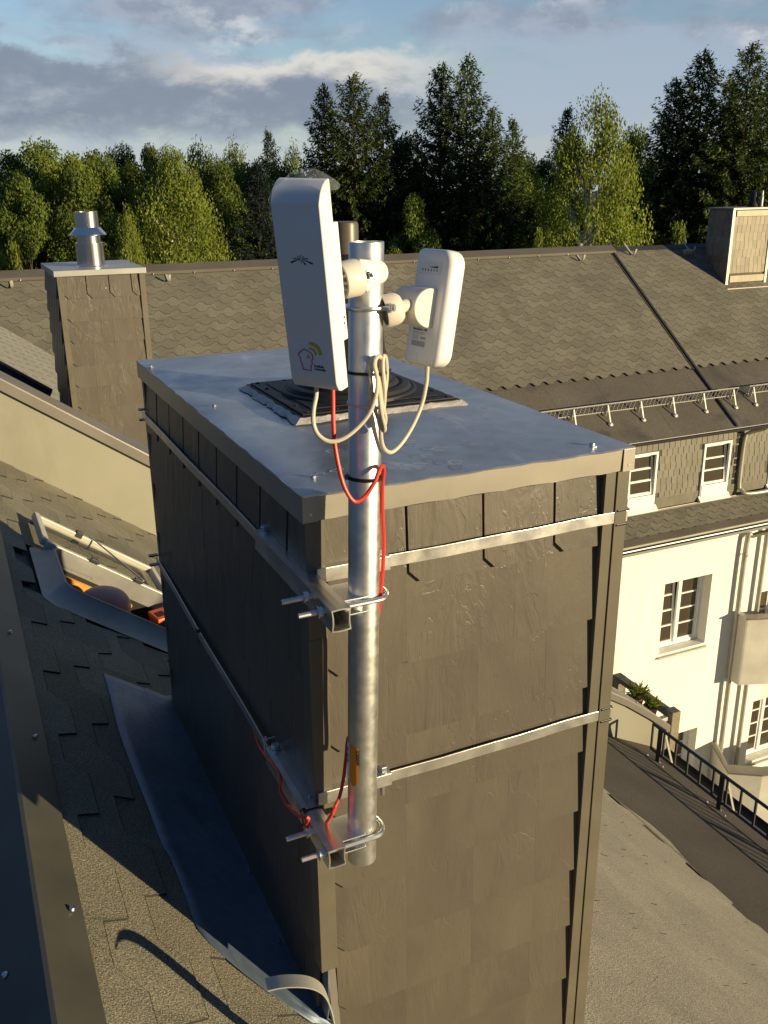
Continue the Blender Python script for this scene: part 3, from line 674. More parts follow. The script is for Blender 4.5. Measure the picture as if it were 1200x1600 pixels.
# burst logo: five thick rays fanning below a small star, drawn as flat wedges
cx, cz = .001, .1735; wedges = []
def wedge(a, r0, r1, w0, w1):
    d = V((cos(a), 0, sin(a)*.82)); n_ = V((-sin(a), 0, cos(a)*.82)); b_ = V((cx, -.0003, cz))
    return [b_+d*r0-n_*w0, b_+d*r1-n_*w1, b_+d*r1+n_*w1, b_+d*r0+n_*w0]
for a_, r0, r1, w0, w1 in ((radians(206), .0035, .0180, .0003, .0015), (radians(335), .0035, .0185, .0003, .0015), (radians(186), .003, .0115, .0003, .0008), (radians(357), .003, .0105, .0003, .0008), (radians(268), .003, .0075, .0003, .0006), (radians(300), .003, .0115, .0003, .0011), (radians(150), .002, .006, .0002, .0005), (radians(85), .002, .0048, .0002, .0005), (radians(30), .002, .0055, .0002, .0005), (radians(230), .002, .006, .0002, .0005)):
    wedges.append(wedge(a_, r0-.001, r1, w0, w1))
m = MB()
for q_ in wedges: m.prism(q_, (0, .0004, 0))
m.build('burst_logo', ink, la, local=True)
m = MB(); m.prism([fl_pt(461, 520, -.0001), fl_pt(461, 577, -.0001), fl_pt(514, 580, -.0001), fl_pt(511, 522, -.0001)], (0, .0002, 0))
stl = m.build('sticker', stick, la, local=True, label='pale sticker with a magenta head outline and yellow waves')
z3 = lambda x, y: fl_pt(440+x/10, 500+y/10, -.0004)
hp = [z3(*p) for p in ((372, 375), (330, 400), (270, 460), (292, 492), (312, 512), (318, 568), (338, 612), (352, 638), (360, 702), (425, 712), (490, 725), (484, 652), (508, 604), (496, 578), (499, 552), (516, 536), (506, 482), (491, 446), (430, 402), (372, 375))]
m = MB(); m.tube(hp, .00075, 6); m.build('head_outline', magenta, stl, local=True)
def arc(cx_, cy_, r0, r1, a0, a1, K=12):
    mb = MB(); vs = []
    for k in range(K+1):
        a_ = radians(a0+(a1-a0)*k/K)
        vs += [z3(cx_+cos(a_)*r0, cy_-sin(a_)*r0), z3(cx_+cos(a_)*r1, cy_-sin(a_)*r1)]
    mb.add(vs, [(2*k, 2*k+2, 2*k+3, 2*k+1) for k in range(K)]); return mb
for r0, r1, c_ in ((172, 222, (438, 476)), (98, 130, (444, 474)), (58, 66, (440, 476))): arc(*c_, r0, r1, 2, 88).build('wave_arc', yellow, stl, local=True)
for r0, r1 in ((38, 58), (0, 26)): arc(412, 526, r0, r1, 2, 92).build('wave_arc', yellow, stl, local=True)
Mt = Matrix(((1, 0, 0, 0), (0, 0, -1, -.0003), (0, 1, 0, 0), (0, 0, 0, 1)))
p1_, p2_ = z3(538, 662), z3(542, 710)
for tx_, p_ in (('Freifunk', p1_), ('Chemnitz', p2_)): text_mesh(tx_, .0046, Matrix.Translation(V((p_.x, 0, p_.z))) @ Mt, ink, stl, 'lettering', .00012)
# clear protective film half peeled over the top edge
m = MB(); xs_ = [(-.0382, AL-.034), (-.0402, AL-.010), (-.0400, AL+.008), (-.031, AL+.021), (-.016, AL+.0315), (-.006, AL+.0350), (.010, AL+.0345), (.026, AL+.0320), (.044, AL+.0245), (.053, AL+.0170)]
K = 8; vs = []
for i, (x, z) in enumerate(xs_):
    for k in range(K+1):
        f = k/K; up = max(0, min(1, (z-AL)/.03)); vs.append((x+.002*sin(f*7+i), -.001+f*(.030+.004*sin(i*1.3)), z-(.012*(1-f)**2*up)+.0015*sin(f*9+i*2)))
m.add(vs, [(i*(K+1)+k, i*(K+1)+k+1, (i+1)*(K+1)+k+1, (i+1)*(K+1)+k) for i in range(len(xs_)-1) for k in range(K)]); m.build('protective_film', film, la, local=True, smooth=True)
LI = la.matrix_world.inverted()
def lpart(mb, name, mt, par_=la, **kw):
    mb.v = [LI @ p for p in mb.v]; return mb.build(name, mt, par_, local=True, **kw)
q1 = ray(536, 438)*1.222; q2 = ray(570, 430)*1.236; ex = (q2-q1).normalized(); e3 = (ray(570, 430)).normalized(); e3 = (e3-ex*e3.dot(ex)).normalized(); e2 = ex.cross(e3); e2 = e2 if e2.z > 0 else -e2
bkp = la.matrix_world @ V((.012, AT+.010, .140))
m = MB(); m.tube([bkp, bkp+(q1-bkp)*.5, q1], [.0125, .0105, .0085], 20)
for k in range(10):
    a_ = 2*pi*k/10; dd = (e2*cos(a_)+e3*sin(a_)); m.bar(q1-ex*.006+dd*.010, q1+ex*.002+dd*.021, .0035, .004, ex)
mt_ = lpart(m, 'ball_joint', cream, smooth=True)
m = MB(); m.lathe(q1-ex*.004, [(.0175, .006), (.0195, .000), (.0235, 0), (.0245, .004), (.0247, .022), (.0235, .027), (.018, .030)], 36, ex); lpart(m, 'socket', cream, smooth=True)
m = MB(); lug = []
for k in range(-8, 9):
    a_ = pi/2*k/8; lug.append(q2+ex*(.0165+.0135*cos(a_))+e2*(.0150*sin(a_))-e3*.013)
lug = [q2-ex*.010-e2*.0225-e3*.013]+lug+[q2-ex*.010+e2*.0225-e3*.013]
m.prism(lug, e3*.034); cl_l = lpart(m, 'mast_clamp', cream, smooth=True, bevel=.002)
nc = ray(573, 432)*1.2335-e3*.0115
m = MB(); nut(m, nc-e3*.001, -e3, .0062, .0055); m.cyl(nc, nc-e3*.013, .0032, 10); lpart(m, 'nut', bolt_m, cl_l, smooth=True, sharp=25)
m = MB(); m.obox(nc-ex*.0085-e3*.0006, ex*.003, e2*.0028, e3*.0006); lpart(m, 'slot', mat('dark_slot', (.10, .09, .08), .6, bs=0), cl_l)
zq = at(604, 428, 1, 1.19).z; pc = pa(zq); m = MB()
m.tube([pc+V((cos(a_), sin(a_), 0))*.0285 for a_ in [A0+1.05+2.5*k/14 for k in range(15)]], .0034, 10); lpart(m, 'u_bolt', bolt_m, cl_l, smooth=True)
# --- small antenna
RO = V((.6335, 1.194, -.1690))
ra = thing('panel_antenna', 'small white panel antenna right of the mast, seen from its labelled back', 'antenna', RO, 'antennas on the mast')
ra.matrix_world = Matrix.Translation(RO) @ rot(100, 9.9, .2)
m = MB(); bx, by, bz = .040, .0155, .0815; rr_ = .021; out_ = []
for cx_, cz_, s0 in ((bx-rr_, bz-rr_, 0), (-bx+rr_, bz-rr_, 90), (-bx+rr_, -bz+rr_, 180), (bx-rr_, -bz+rr_, 270)):
    rq_ = rr_ if cx_ < 0 else .009
    c0 = (bx-rq_ if cx_ > 0 else -bx+rq_, bz-rq_ if cz_ > 0 else -bz+rq_)
    for k in range(7): a_ = radians(s0+90*k/6); out_.append((c0[0]+cos(a_)*rq_, c0[1]+sin(a_)*rq_))
m.prism([V((x, -by, z)) for x, z in out_], (0, 2*by, 0)); rb_ = m.build('radome', white, ra, local=True, smooth=True, sharp=30)
bv = rb_.modifiers.new('bevel', 'BEVEL'); bv.width = .0135; bv.segments = 7; bv.limit_method = 'ANGLE'; bv.angle_limit = radians(50)
yb = by+.0002
def backbox(x0, x1, z0, z1, name, mt, par_=ra, d=.0002):
    mb = MB(); mb.box((min(x0, x1), by-.0002, min(z0, z1)), (max(x0, x1), yb+d, max(z0, z1))); return mb.build(name, mt, par_, local=True)
ledp = backbox(.0265, -.0215, .064, .0455, 'led_panel', mat('led_film', (.70, .72, .73), .35, bs=0))
for k in range(6):
    backbox(.0205-k*.0066, .0185-k*.0066, .0535, .0505, 'led_mark', ink, ledp, .0004)
m = MB(); m.prism([V((.004, yb+.0003, .0562)), V((-.0150, yb+.0003, .0580)), V((-.0150, yb+.0003, .0550)), V((.004, yb+.0003, .0556))], (0, .0002, 0)); m.build('signal_wedge', ink, ledp, local=True)
lab = backbox(.0235, -.0090, -.0285, -.0565, 'type_label', mat('label_film', (.71, .73, .745), .35, bs=0))
Mb = Matrix(((-1, 0, 0, 0), (0, 0, 1, yb+.0003), (0, 1, 0, 0), (0, 0, 0, 1)))
for tx_, x_, z_, sz_, mt2 in (('NanoStation', .0225, -.0328, .0044, ink), ('loco', .0020, -.0328, .0042, grey_ink), ('M5', -.0040, -.0328, .0044, ink), ('CE FC', .0035, -.0448, .0046, ink)):
    text_mesh(tx_, sz_, Matrix.Translation(V((x_, 0, z_))) @ Mb, mt2, lab, 'lettering', .00006)
for z0_ in (-.0352, -.0372, -.0400, -.0418, -.0436, -.0454): backbox(.0225, .0075 if z0_ < -.038 else -.006, z0_, z0_-.0008, 'fine_print', grey_ink, lab, .0004)
backbox(.0225, -.0085, -.0478, -.0555, 'barcode', grey_ink, lab, .0004)
for a_, b_, c_, d_ in ((.018, .005, -.0645, -.0649), (.018, .005, -.0760, -.0764), (.018, .0176, -.0645, -.0764), (.0054, .005, -.0645, -.0764)): backbox(a_, b_, c_, d_, 'embossed_square', mat('emboss', (.62, .64, .66), .4, bs=0), ra, .0002)
m = MB(); m.box((-.020, by-.002, -.0275), (.032, by+.009, .0275)); m.build('mount_plate', white, ra, local=True, bevel=.002, smooth=True)
m = MB(); D_ = [V((-.022, by+.009, -.0275))]+[V((-.022, by+.009+.029*sin(pi*k/18), -.0275*cos(pi*k/18))) for k in range(1, 18)]+[V((-.022, by+.009, .0275))]
m.prism(D_, (.058, 0, 0)); m.build('ball_housing', cream, ra, local=True, smooth=True, bevel=.0015, sharp=30)
RIi = ra.matrix_world.inverted()
def rpart(mb, name, mt, par_=ra, **kw):
    mb.v = [RIi @ p for p in mb.v]; return mb.build(name, mt, par_, local=True, **kw)
bhp = ra.matrix_world @ V((-.002, by+.030, -.001))
u1 = ray(600, 487)*1.286; u2 = ray(629, 479)*1.290; ax_ = (u2-u1).normalized()
m = MB(); m.tube([u2-ax_*.006, u2+ax_*.006, bhp], [.0095, .0088, .0095], 18); rpart(m, 'ball_joint', cream, smooth=True)
m = MB(); m.lathe(u1, [(.0195, .004), (.0195, .0), (.0222, 0), (.0228, .003), (.0224, .015), (.0205, .021), (.0165, .0255), (.010, .0275)], 36, ax_); cr_ = rpart(m, 'mast_clamp', cream, smooth=True)
zu_ = at(575, 484, 1, 1.166).z; pc = pa(zu_); m = MB()
end = ray(612, 481)*1.262
pth = [end, end+(pc+V((cos(A0+.9), sin(A0+.9), 0))*.0285-end)*.6]+[pc+V((cos(a_), sin(a_), 0))*.0283+V((0, 0, .0006*k/18)) for k, a_ in enumerate([A0+.75-3.6*k/18 for k in range(19)])]
m.tube(pth, .0030, 10); rpart(m, 'u_bolt', bolt_m, cr_, smooth=True)
m = MB(); nut(m, end, (end-pth[1]), .0052, .005); rpart(m, 'nut', bolt_m, cr_, smooth=True, sharp=25)

# ------------------------------------------------------------------ cables
Y_ = lambda px, py, y: at(px, py, 1, y)
X_ = lambda px, py, x: at(px, py, 0, x)
rp_ = [Y_(520, 600, 1.176), Y_(520.5, 625, 1.174), Y_(521, 660, 1.170), Y_(524, 700, 1.165), Y_(533, 745, 1.156), Y_(543, 771, 1.151), Y_(555, 784, 1.149), Y_(570, 776, 1.149), Y_(584, 756, 1.150), Y_(591, 739, 1.154), Y_(596, 729, 1.160), Y_(599.5, 733, 1.168), Y_(597.5, 760, 1.176), Y_(597.5, 800, 1.180), Y_(599.5, 845, 1.182), Y_(598, 890, 1.183), Y_(593.5, 935, 1.184), Y_(589, 965, 1.200)]
for z_ in (-.68, -.80, -.90): rp_.append(pa(z_)+V((.012, .0285, 0)))
rp_ += [Y_(546, 1150, 1.226), Y_(540.5, 1185, 1.220), Y_(537, 1215, 1.214), Y_(531, 1243, 1.208), Y_(524, 1260, 1.202), Y_(517, 1275, 1.196)]
rp_ += [V((.452, 1.258, -1.052)), V((.430, 1.275, -1.056)), X_(482, 1279, .410), X_(468, 1275, .408), X_(450, 1260, .404), X_(438, 1235, .406), X_(436, 1208, .414), V((.441, 1.56, -1.066)), V((.4545, 1.68, -1.068)), V((.4555, 1.80, -1.068)), V((.4555, 2.0, -1.066)), V((.4555, 2.4, -1.060)), V((.4540, 2.54, -1.034)), Y_(258, 887, 2.600), Y_(261, 925, 2.605), Y_(266, 975, 2.610), Y_(270, 1025, 2.63), onroof(272, 1052, .02), onroof(262, 1030, .05)]
m = MB(); m.tube(smooth_path(rp_, 6), .0030, 10); tag(m.build('antenna_cable', redc, None, smooth=True, loc=rp_[0]), 'red cable hanging from the large antenna, down the mast and along the lower strap', 'cable')
gp = [Y_(494, 600, 1.172), Y_(494, 618, 1.170), Y_(490, 640, 1.166), Y_(490, 662, 1.162), Y_(497, 679, 1.158), Y_(512, 689, 1.154), Y_(530, 688, 1.151), Y_(550, 676, 1.149), Y_(570, 656, 1.148), Y_(581, 638, 1.148), Y_(588, 615, 1.149), Y_(589, 590, 1.150),
      Y_(585, 572, 1.151), Y_(587, 561, 1.153), Y_(593, 557, 1.156), Y_(596, 566, 1.160), Y_(594, 590, 1.158), Y_(596, 630, 1.152), Y_(602, 652, 1.152), Y_(600, 664, 1.154), Y_(593, 658, 1.158), Y_(586, 640, 1.156), Y_(581, 610, 1.156), Y_(579, 580, 1.158), Y_(582, 563, 1.160), Y_(587, 561, 1.163), Y_(589, 575, 1.162), Y_(592, 610, 1.153), Y_(596, 645, 1.146), Y_(601, 668, 1.146), Y_(598.5, 672, 1.150), Y_(592, 655, 1.152),
      Y_(600, 620, 1.162), Y_(604, 590, 1.164), Y_(603, 562, 1.162), Y_(599, 557, 1.158), Y_(598, 575, 1.156), Y_(601, 612, 1.153), Y_(599, 640, 1.155), Y_(596, 655, 1.160), Y_(595, 675, 1.164), Y_(597, 693, 1.168), Y_(603, 704, 1.172), Y_(613, 706, 1.176), Y_(628, 692, 1.182), Y_(645, 665, 1.190), Y_(659, 632, 1.196), Y_(666, 600, 1.199), Y_(667.5, 582, 1.200), Y_(668, 566, 1.200)]
m = MB(); m.tube(smooth_path(gp, 7), .0031, 10); tag(m.build('antenna_cable', greyc, None, smooth=True, loc=gp[0]), 'beige cable linking both antennas, its slack coiled and tied to the mast', 'cable')
def tie(py, mt, label, bulge, wdt=.0042, head=None, tilt=.0, name='cable_tie'):
    z_ = pole_px(py)+.004; c = pa(z_); K = 40; vs = []
    for k in range(K):
        a_ = 2*pi*k/K; da = (a_-(A0+.62)+pi) % (2*pi)-pi
        r_ = PR+.0010+bulge*math.exp(-(da/.55)**2); dz = tilt*cos(a_-A0-1.57)
        n_ = V((cos(a_), sin(a_), 0))
        vs += [c+n_*r_+V((0, 0, dz-wdt/2)), c+n_*(r_+.0013)+V((0, 0, dz-wdt/2)), c+n_*(r_+.0013)+V((0, 0, dz+wdt/2)), c+n_*r_+V((0, 0, dz+wdt/2))]
    m = MB(); m.add(vs, [(4*k+j, 4*((k+1) % K)+j, 4*((k+1) % K)+(j+1) % 4, 4*k+(j+1) % 4) for k in range(K) for j in range(4)])
    if head is not None:
        n_ = V((cos(head), sin(head), 0)); t_ = V((-sin(head), cos(head), 0)); da = (head-(A0+.62)+pi) % (2*pi)-pi
        r_ = PR+.0025+bulge*math.exp(-(da/.55)**2); m.obox(c+n_*r_+V((0, 0, tilt*cos(head-A0-1.57))), n_*.003, t_*.0032, V((0, 0, .0032)))
        m.obox(c+n_*(r_+.001)+t_*.007+V((0, 0, .0008)), n_*.0008, t_*.006, V((0, 0, .0016)))
    tag(m.build(name, mt, None, loc=c), label, 'cable tie', 'cable ties')
tie(583, tie_b, 'upper black cable tie binding the beige cable coil to the mast', .0150, head=A0+1.15, tilt=.0012)
tie(634, tie_w, 'white cable tie round the mast at the middle of the coil', .0120, .0034, tilt=-.001)
tie(747, tie_b, 'lower black cable tie holding the red cable loop to the mast', .0045, .0052, head=A0-1.35)
def boxtie(y, xl, xr, zt_, h, mt, label, wdt=.0045):
    m = MB(); t_ = .0012; pts = [V((xl, y, zt_-h)), V((xr, y, zt_-h)), V((xr, y, zt_)), V((xl, y, zt_)), V((xl, y, zt_-h))]
    for a_, b_ in zip(pts, pts[1:]):
        m.bar(a_, b_, wdt, t_, (0, 1, 0) if False else ((0, 0, 1) if abs((b_-a_).z) < 1e-6 else (1, 0, 0)))
    m.box((xl-.003, y-.004, zt_-.002), (xl+.006, y+.004, zt_+.004)); m.bar(V((xl, y, zt_+.002)), V((xl-.006, y-.004, zt_+.012)), .003, .001)
    tag(m.build('cable_tie', mt, None, loc=V((xl, y, zt_))), label, 'cable tie', 'cable ties')
boxtie(1.262, .4235, .4590, -1.0092, .047, tie_b, 'black cable tie strapping the red cable to the lower square tube')
boxtie(1.508, .4345, .4600, -1.0150, .036, tie_w, 'pale twist tie at the rear end of the lower square tube', .003)
boxtie(2.02, .4330, .4590, -1.0150, .028, tie_b, 'small black tie halfway along the lower strap on the shaded side', .003)

# ------------------------------------------------------------------ roof hook in the near corner
hk = [V((.310, 1.148, -1.232)), V((.332, 1.142, -1.2300)), V((.358, 1.134, -1.2325)), V((.380, 1.127, -1.240)), V((.396, 1.120, -1.254)), V((.404, 1.114, -1.276)), V((.408, 1.108, -1.307)), V((.410, 1.102, -1.36)), V((.412, 1.095, zr(.412)+.012)), V((.330, 1.07, zr(.33)+.012))]
m = MB(); m.strip(smooth_path(hk, 5), (.005, .032, -.006), .0022)
tag(m.build('roof_hook', rail_l, None, smooth=True, loc=hk[-1]), 'bent flat metal hook standing up from the near roof at the photo bottom edge', 'roof hook')

# ------------------------------------------------------------------ roof hatch with person
HC = rp((HX0+HX1)/2, (HY0+HY1)/2)
ht = thing('roof_hatch', 'open roof hatch left of the big chimney, glazed lid folded back on the shingles', 'roof hatch', HC)
def rrect(x0, x1, y0, y1, r, h, K=6):
    pts = []
    for cx_, cy_, s0 in ((x1-r, y1-r, 0), (x0+r, y1-r, 90), (x0+r, y0+r, 180), (x1-r, y0+r, 270)):
        for k in range(K): a_ = radians(s0+90*k/(K-1)); pts.append(rp(cx_+cos(a_)*r*cos(TH), cy_+sin(a_)*r, h))
    return pts
loops = [rrect(.135, .72, 3.055, 3.64, .06, .0075), rrect(.155, .70, 3.085, 3.615, .06, .014), rrect(.185, .645, 3.135, 3.580, .055, .050), rrect(.190, .640, 3.140, 3.575, .055, .060), rrect(.196, .634, 3.146, 3.569, .052, .060), rrect(.198, .632, 3.148, 3.567, .052, .03), rrect(.198, .632, 3.148, 3.567, .052, -.012)]
m = MB(); n = len(loops[0]); m.add([p for l in loops for p in l], [(i*n+k, i*n+(k+1) % n, (i+1)*n+(k+1) % n, (i+1)*n+k) for i in range(len(loops)-1) for k in range(n)])
fr_ = m.build('kerb', mat('hatch_kerb', (.25, .25, .235), .5, .25, .2, 8, bs=.15, bscale=20), ht, smooth=True)
m = MB(); a0_, b0_ = rrect(.200, .630, 3.150, 3.565, .05, -.010), rrect(.205, .628, 3.155, 3.562, .05, -.75)
m.add(a0_+b0_, [(k, (k+1) % n, n+(k+1) % n, n+k) for k in range(n)]+[tuple(range(n, 2*n))]); m.build('shaft', dark_in, ht)
m = MB(); m.bar(rp(.215, 3.545, -.040), rp(.52, 3.552, -.040), .02, .03, RN); m.build('timber', wood_y, ht, label='new yellow timber under the far rim')
# lid, opened right over, lying glass up on the shingles
lidn = thing  # (parts below hang from the hatch)
LX0, LX1, LY0, LY1, LH = .182, .630, 3.592, 3.925, .048
def lidbar(xa, ya, xb, yb_, w_=.026, h_=.030, hh=LH): mb = MB(); mb.bar(rp(xa, ya, hh), rp(xb, yb_, hh), w_, h_, RN); return mb
lf = mat('lid_frame', (.50, .47, .40), .5, .2, .08, 9, bs=.1, bscale=30)
ld = lidbar(LX0, LY0, LX1, LY0).build('lid_frame', lf, ht, bevel=.004)
lidbar(LX0, LY1, LX1, LY1).build('lid_bar', lf, ld, bevel=.004); lidbar(LX0, LY1+.02, LX1, LY1+.02, .02, .018, LH-.008).build('lid_bar', lf, ld, bevel=.004)
lidbar(LX0, LY0+.014, LX0, LY1+.03).build('lid_bar', lf, ld, bevel=.004)
lidbar(LX1, LY0+.014, LX1, LY1+.03).build('lid_bar', lf, ld, bevel=.004)
m = MB(); m.add([rp(LX0, LY0, LH-.006), rp(LX1, LY0, LH-.006), rp(LX1, LY1, LH-.006), rp(LX0, LY1, LH-.006)], [(0, 1, 2, 3)]); m.build('lid_glass', clear, ld)
m = MB(); m.bar(rp(.375, LY1+.005, LH+.022), rp(.525, LY0+.005, LH+.026), .007, .005, RN); m.build('prop_stay', gutter_m, ht, label='thin stay bar lying across the lid')
for x in (.345, .505):
    m = MB(); m.obox(rp(x, LY0-.012, LH+.022), RD*.018, V((0, .010, 0)), RN*.007); m.bar(rp(x-.02, LY0-.02, LH+.02), rp(x+.004, LY0-.005, LH+.034), .006, .006, RN); m.build('hinge', seam_m, ht, bevel=.001)
m = MB(); m.obox(rp(.335, LY1, LH+.012), RD*.014, V((0, .018, 0)), RN*.012); m.build('latch', seam_m, ld, bevel=.001)
# person in the hatch
HDC = rp(.372, 3.345, .0)+V((0, 0, -.030))
pr = thing('person', 'person standing in the open roof hatch, only the bare crown of the head showing', 'person', HDC+V((0, 0, -.75)))
rings = [(.002, .105, 0, 0), (.030, .102, 0, 0), (.055, .090, 0, 0), (.072, .070, 0, .002), (.079, .040, 0, .004), (.081, .010, 0, .006)]
rings = [(-.60, .15, .11, 0), (-.42, .205, .115, 0), (-.32, .215, .105, .002), (-.262, .17, .085, .004), (-.225, .085, .066, .006), (-.19, .058, .058, .008), (-.155, .056, .060, .012), (-.125, .062, .076, .018), (-.095, .068, .088, .022), (-.06, .073, .095, .016), (-.025, .076, .099, .006), (.01, .078, .100, .0), (.04, .074, .094, -.003), (.065, .060, .077, -.005), (.081, .036, .047, -.006), (.088, .008, .012, -.006)]
K = 28; vs = []; hd = .55
for z_, rx, ry, oy in rings:
    for k in range(K):
        a_ = 2*pi*k/K; x = rx*cos(a_); y = ry*sin(a_)+oy
        if -.12 < z_ < .02 and abs(a_-pi/2) < .35: y += .016*(1-abs(a_-pi/2)/.35)*(1 if -.085 < z_ < -.03 else .3)      # nose and brow
        if -.10 < z_ < .0 and (min(a_, 2*pi-a_) < .2 or abs(a_-pi) < .2): x *= 1.16                                     # ears
        xx = x*cos(hd)-y*sin(hd); yy_ = x*sin(hd)+y*cos(hd); vs.append(HDC+V((xx*1.16, yy_*1.12, z_)))
m = MB(); m.add(vs, [(i*K+k, i*K+(k+1) % K, (i+1)*K+(k+1) % K, (i+1)*K+k) for i in range(len(rings)-1) for k in range(K)]+[tuple(range(K))[::-1], tuple((len(rings)-1)*K+k for k in range(K))])
pb = m.build('body', skin, pr, smooth=True, sharp=80); sb_ = pb.modifiers.new('sub', 'SUBSURF'); sb_.levels = 1; sb_.render_levels = 2
vs2 = []; r2 = [(z_, rx+.008, ry+.008, oy) for z_, rx, ry, oy in rings[:5]]
for z_, rx, ry, oy in r2:
    for k in range(K):
        a_ = 2*pi*k/K; x = rx*cos(a_); y = ry*sin(a_)+oy; vs2.append(HDC+V((x*cos(hd)-y*sin(hd), x*sin(hd)+y*cos(hd), z_-.006)))
m = MB(); m.add(vs2, [(i*K+k, i*K+(k+1) % K, (i+1)*K+(k+1) % K, (i+1)*K+k) for i in range(len(r2)-1) for k in range(K)]); m.build('shirt', cloth, pr, smooth=True)
# tool box with an orange lid standing in the hatch
tb = thing('tool_case', 'small case with an orange slotted top inside the hatch, beside the chimney', 'tool case', rp(.60, 3.43, -.14))
c = rp(.600, 3.45, -.004)
m = MB(); m.obox(c+V((0, 0, -.06)), (.030, .008, 0), (-.010, .048, 0), (0, 0, .07)); m.build('case', mat('grey_case', (.20, .19, .17), .6, bs=.05), tb, bevel=.004)
m = MB(); m.obox(c+V((0, 0, .018)), (.032, .0085, 0), (-.0105, .050, 0), (0, 0, .010)); tl_ = m.build('lid', tool_o, tb, bevel=.004)
for k in range(4): m = MB(); m.obox(c+V((-.016+.009*k, -.01+.0025*k, .0285)), (.003, .0008, 0), (-.004, .022, 0), (0, 0, .0006)); m.build('slot', dark_in, tl_)
# ------------------------------------------------------------------ left chimney beyond the parapet
LCX0, LCX1, LCY0, LCY1, LCZ = .685, 1.225, 6.50, 7.22, -.548
lc = thing('chimney', 'smaller slate chimney at the left, topped by a shiny steel flue pipe', 'chimney', ((LCX0+LCX1)/2, (LCY0+LCY1)/2, -1.9))
m = MB(); m.box((LCX0+.004, LCY0+.002, -2.8), (LCX1-.004, LCY1, LCZ+.01)); m.build('core', dark_in, lc)
m = MB(); slates(m, (LCX0+.02, LCY0, LCZ), (1, 0, 0), (0, 0, -1), (0, -1, 0), LCX1-LCX0-.04, 14, .146, .147, gap=.0004, clip=.03, topgap=.006, rnd=random.Random(13)); m.build('front_cladding', slate, lc)
m = MB(); slates(m, (LCX0, LCY1, LCZ), (0, -1, 0), (0, 0, -1), (-1, 0, 0), LCY1-LCY0-.02, 12, .146, .147, gap=.012, topgap=.004, rnd=random.Random(14), h1=.02); m.build('side_cladding', slate, lc)
for x0_, x1_, zb_ in ((LCX0-.012, LCX0+.024, -1.50), (LCX1-.024, LCX1+.012, -2.4)):
    m = MB(); m.box((x0_, LCY0-.024, zb_), (x1_, LCY0-.021, LCZ+.004)); m.box((x0_ if x0_ < 1 else x1_-.003, LCY0-.021, zb_), (x0_+.003 if x0_ < 1 else x1_, LCY0+.03, LCZ+.004)); m.build('corner_trim', trimm, lc)
m = MB(); m.box((LCX0-.030, LCY0-.032, LCZ-.002), (LCX1+.022, LCY1+.02, LCZ+.036))
zl = mat('bright_zinc', (.40, .40, .38), .42, .4, .1, 4, bs=.1, bscale=9, bdist=.004); m.build('cap', zl, lc, bevel=.003)
m = MB(); m.lathe(V((.975, LCY0-.014, -.635)), [(.006, 0), (.005, .004)], 8, (0, -1, 0)); m.build('nail', bolt_m, lc)
FP = V((.945, 6.80, LCZ+.036)); fp = thing('flue_pipe', 'polished stainless flue pipe with a flared collar on the left chimney', 'flue pipe', FP)
m = MB(); m.lathe(FP, [(.100, 0), (.0935, .004), (.0935, .150), (.0935, .152), (.080, .154)], 48); m.build('outer_pipe', chrome, fp, smooth=True)
m = MB(); m.lathe(FP, [(.080, .150), (.080, .245)], 48); m.lathe(FP, [(.079, .235), (.079, .352), (.0775, .352), (.0775, .30)], 48, cap=False); m.build('inner_pipe', chrome, fp, smooth=True)
m = MB(); m.lathe(FP, [(.081, .252), (.120, .207), (.1205, .204), (.1185, .203), (.081, .246)], 48, cap=False); m.build('collar', chrome, fp, smooth=True)
# the roof window standing open beyond the parapet
c0 = rp(.15, 8.0); rw = thing('roof_window', 'dark open roof window lid on the roof beyond the beige parapet, at the left edge', 'roof window', c0)
hh = .19
m = MB(); m.add([rp(-.25, 7.05, .04), rp(.50, 7.05, .04), rp(.50, 7.20, hh), rp(-.25, 7.20, hh)], [(0, 1, 2, 3)]); m.build('pane', glass_b, rw)
m = MB(); m.bar(rp(-.25, 7.20, hh), rp(.505, 7.20, hh), .035, .018, RN); m.bar(rp(.50, 7.04, .03), rp(.50, 7.20, hh), .03, .02, RD); m.bar(rp(-.25, 7.04, .03), rp(.505, 7.04, .03), .03, .02, RN); m.build('sash', seam_m, rw, bevel=.002)
m = MB(); m.obox(rp(.15, 6.83, .02), RD*.42, V((0, .20, 0)), RN*.02); m.build('frame', mat('blue_grey_metal', (.17, .20, .25), .45, .3, .1, 5, bs=.05), rw, bevel=.004)
m = MB(); m.bar(rp(.53, 6.72, .05), rp(.53, 7.02, .02), .05, .03, RN); m.build('hinge_cover', gutter_m, rw, bevel=.003)

# ------------------------------------------------------------------ house across the courtyard
D = 12.0
nb = thing('apartment_house', 'long white rendered house behind, slate attic storey and tiled roof, across the courtyard', 'house', (14, 14, -13.2))
TB = radians(36); BN = V((0, -sin(TB), cos(TB))); BD = V((0, -cos(TB), -sin(TB)))
EY, EZ, RY, RZ = 11.60, -4.013, 15.405, -1.249
def bp_(x, y, h=0): return V((x, y, EZ+(y-EY)*(RZ-EZ)/(RY-EY)))+BN*h
RECALC[0] = False
HX = (-9.0, 34.0)
m = MB(); m.add([bp_(HX[0], EY, -.02), bp_(HX[1], EY, -.02), bp_(HX[1], RY, -.02), bp_(HX[0], RY, -.02)], [(0, 1, 2, 3)])
m.add([(HX[0], RY, RZ), (HX[1], RY, RZ), (HX[1], 20, -4.6), (HX[0], 20, -4.6)], [(0, 1, 2, 3)]); m.build('roof_deck', far_dark, nb)
slope = (RY-EY)/cos(TB); SL = (RY-12.66)/cos(TB)
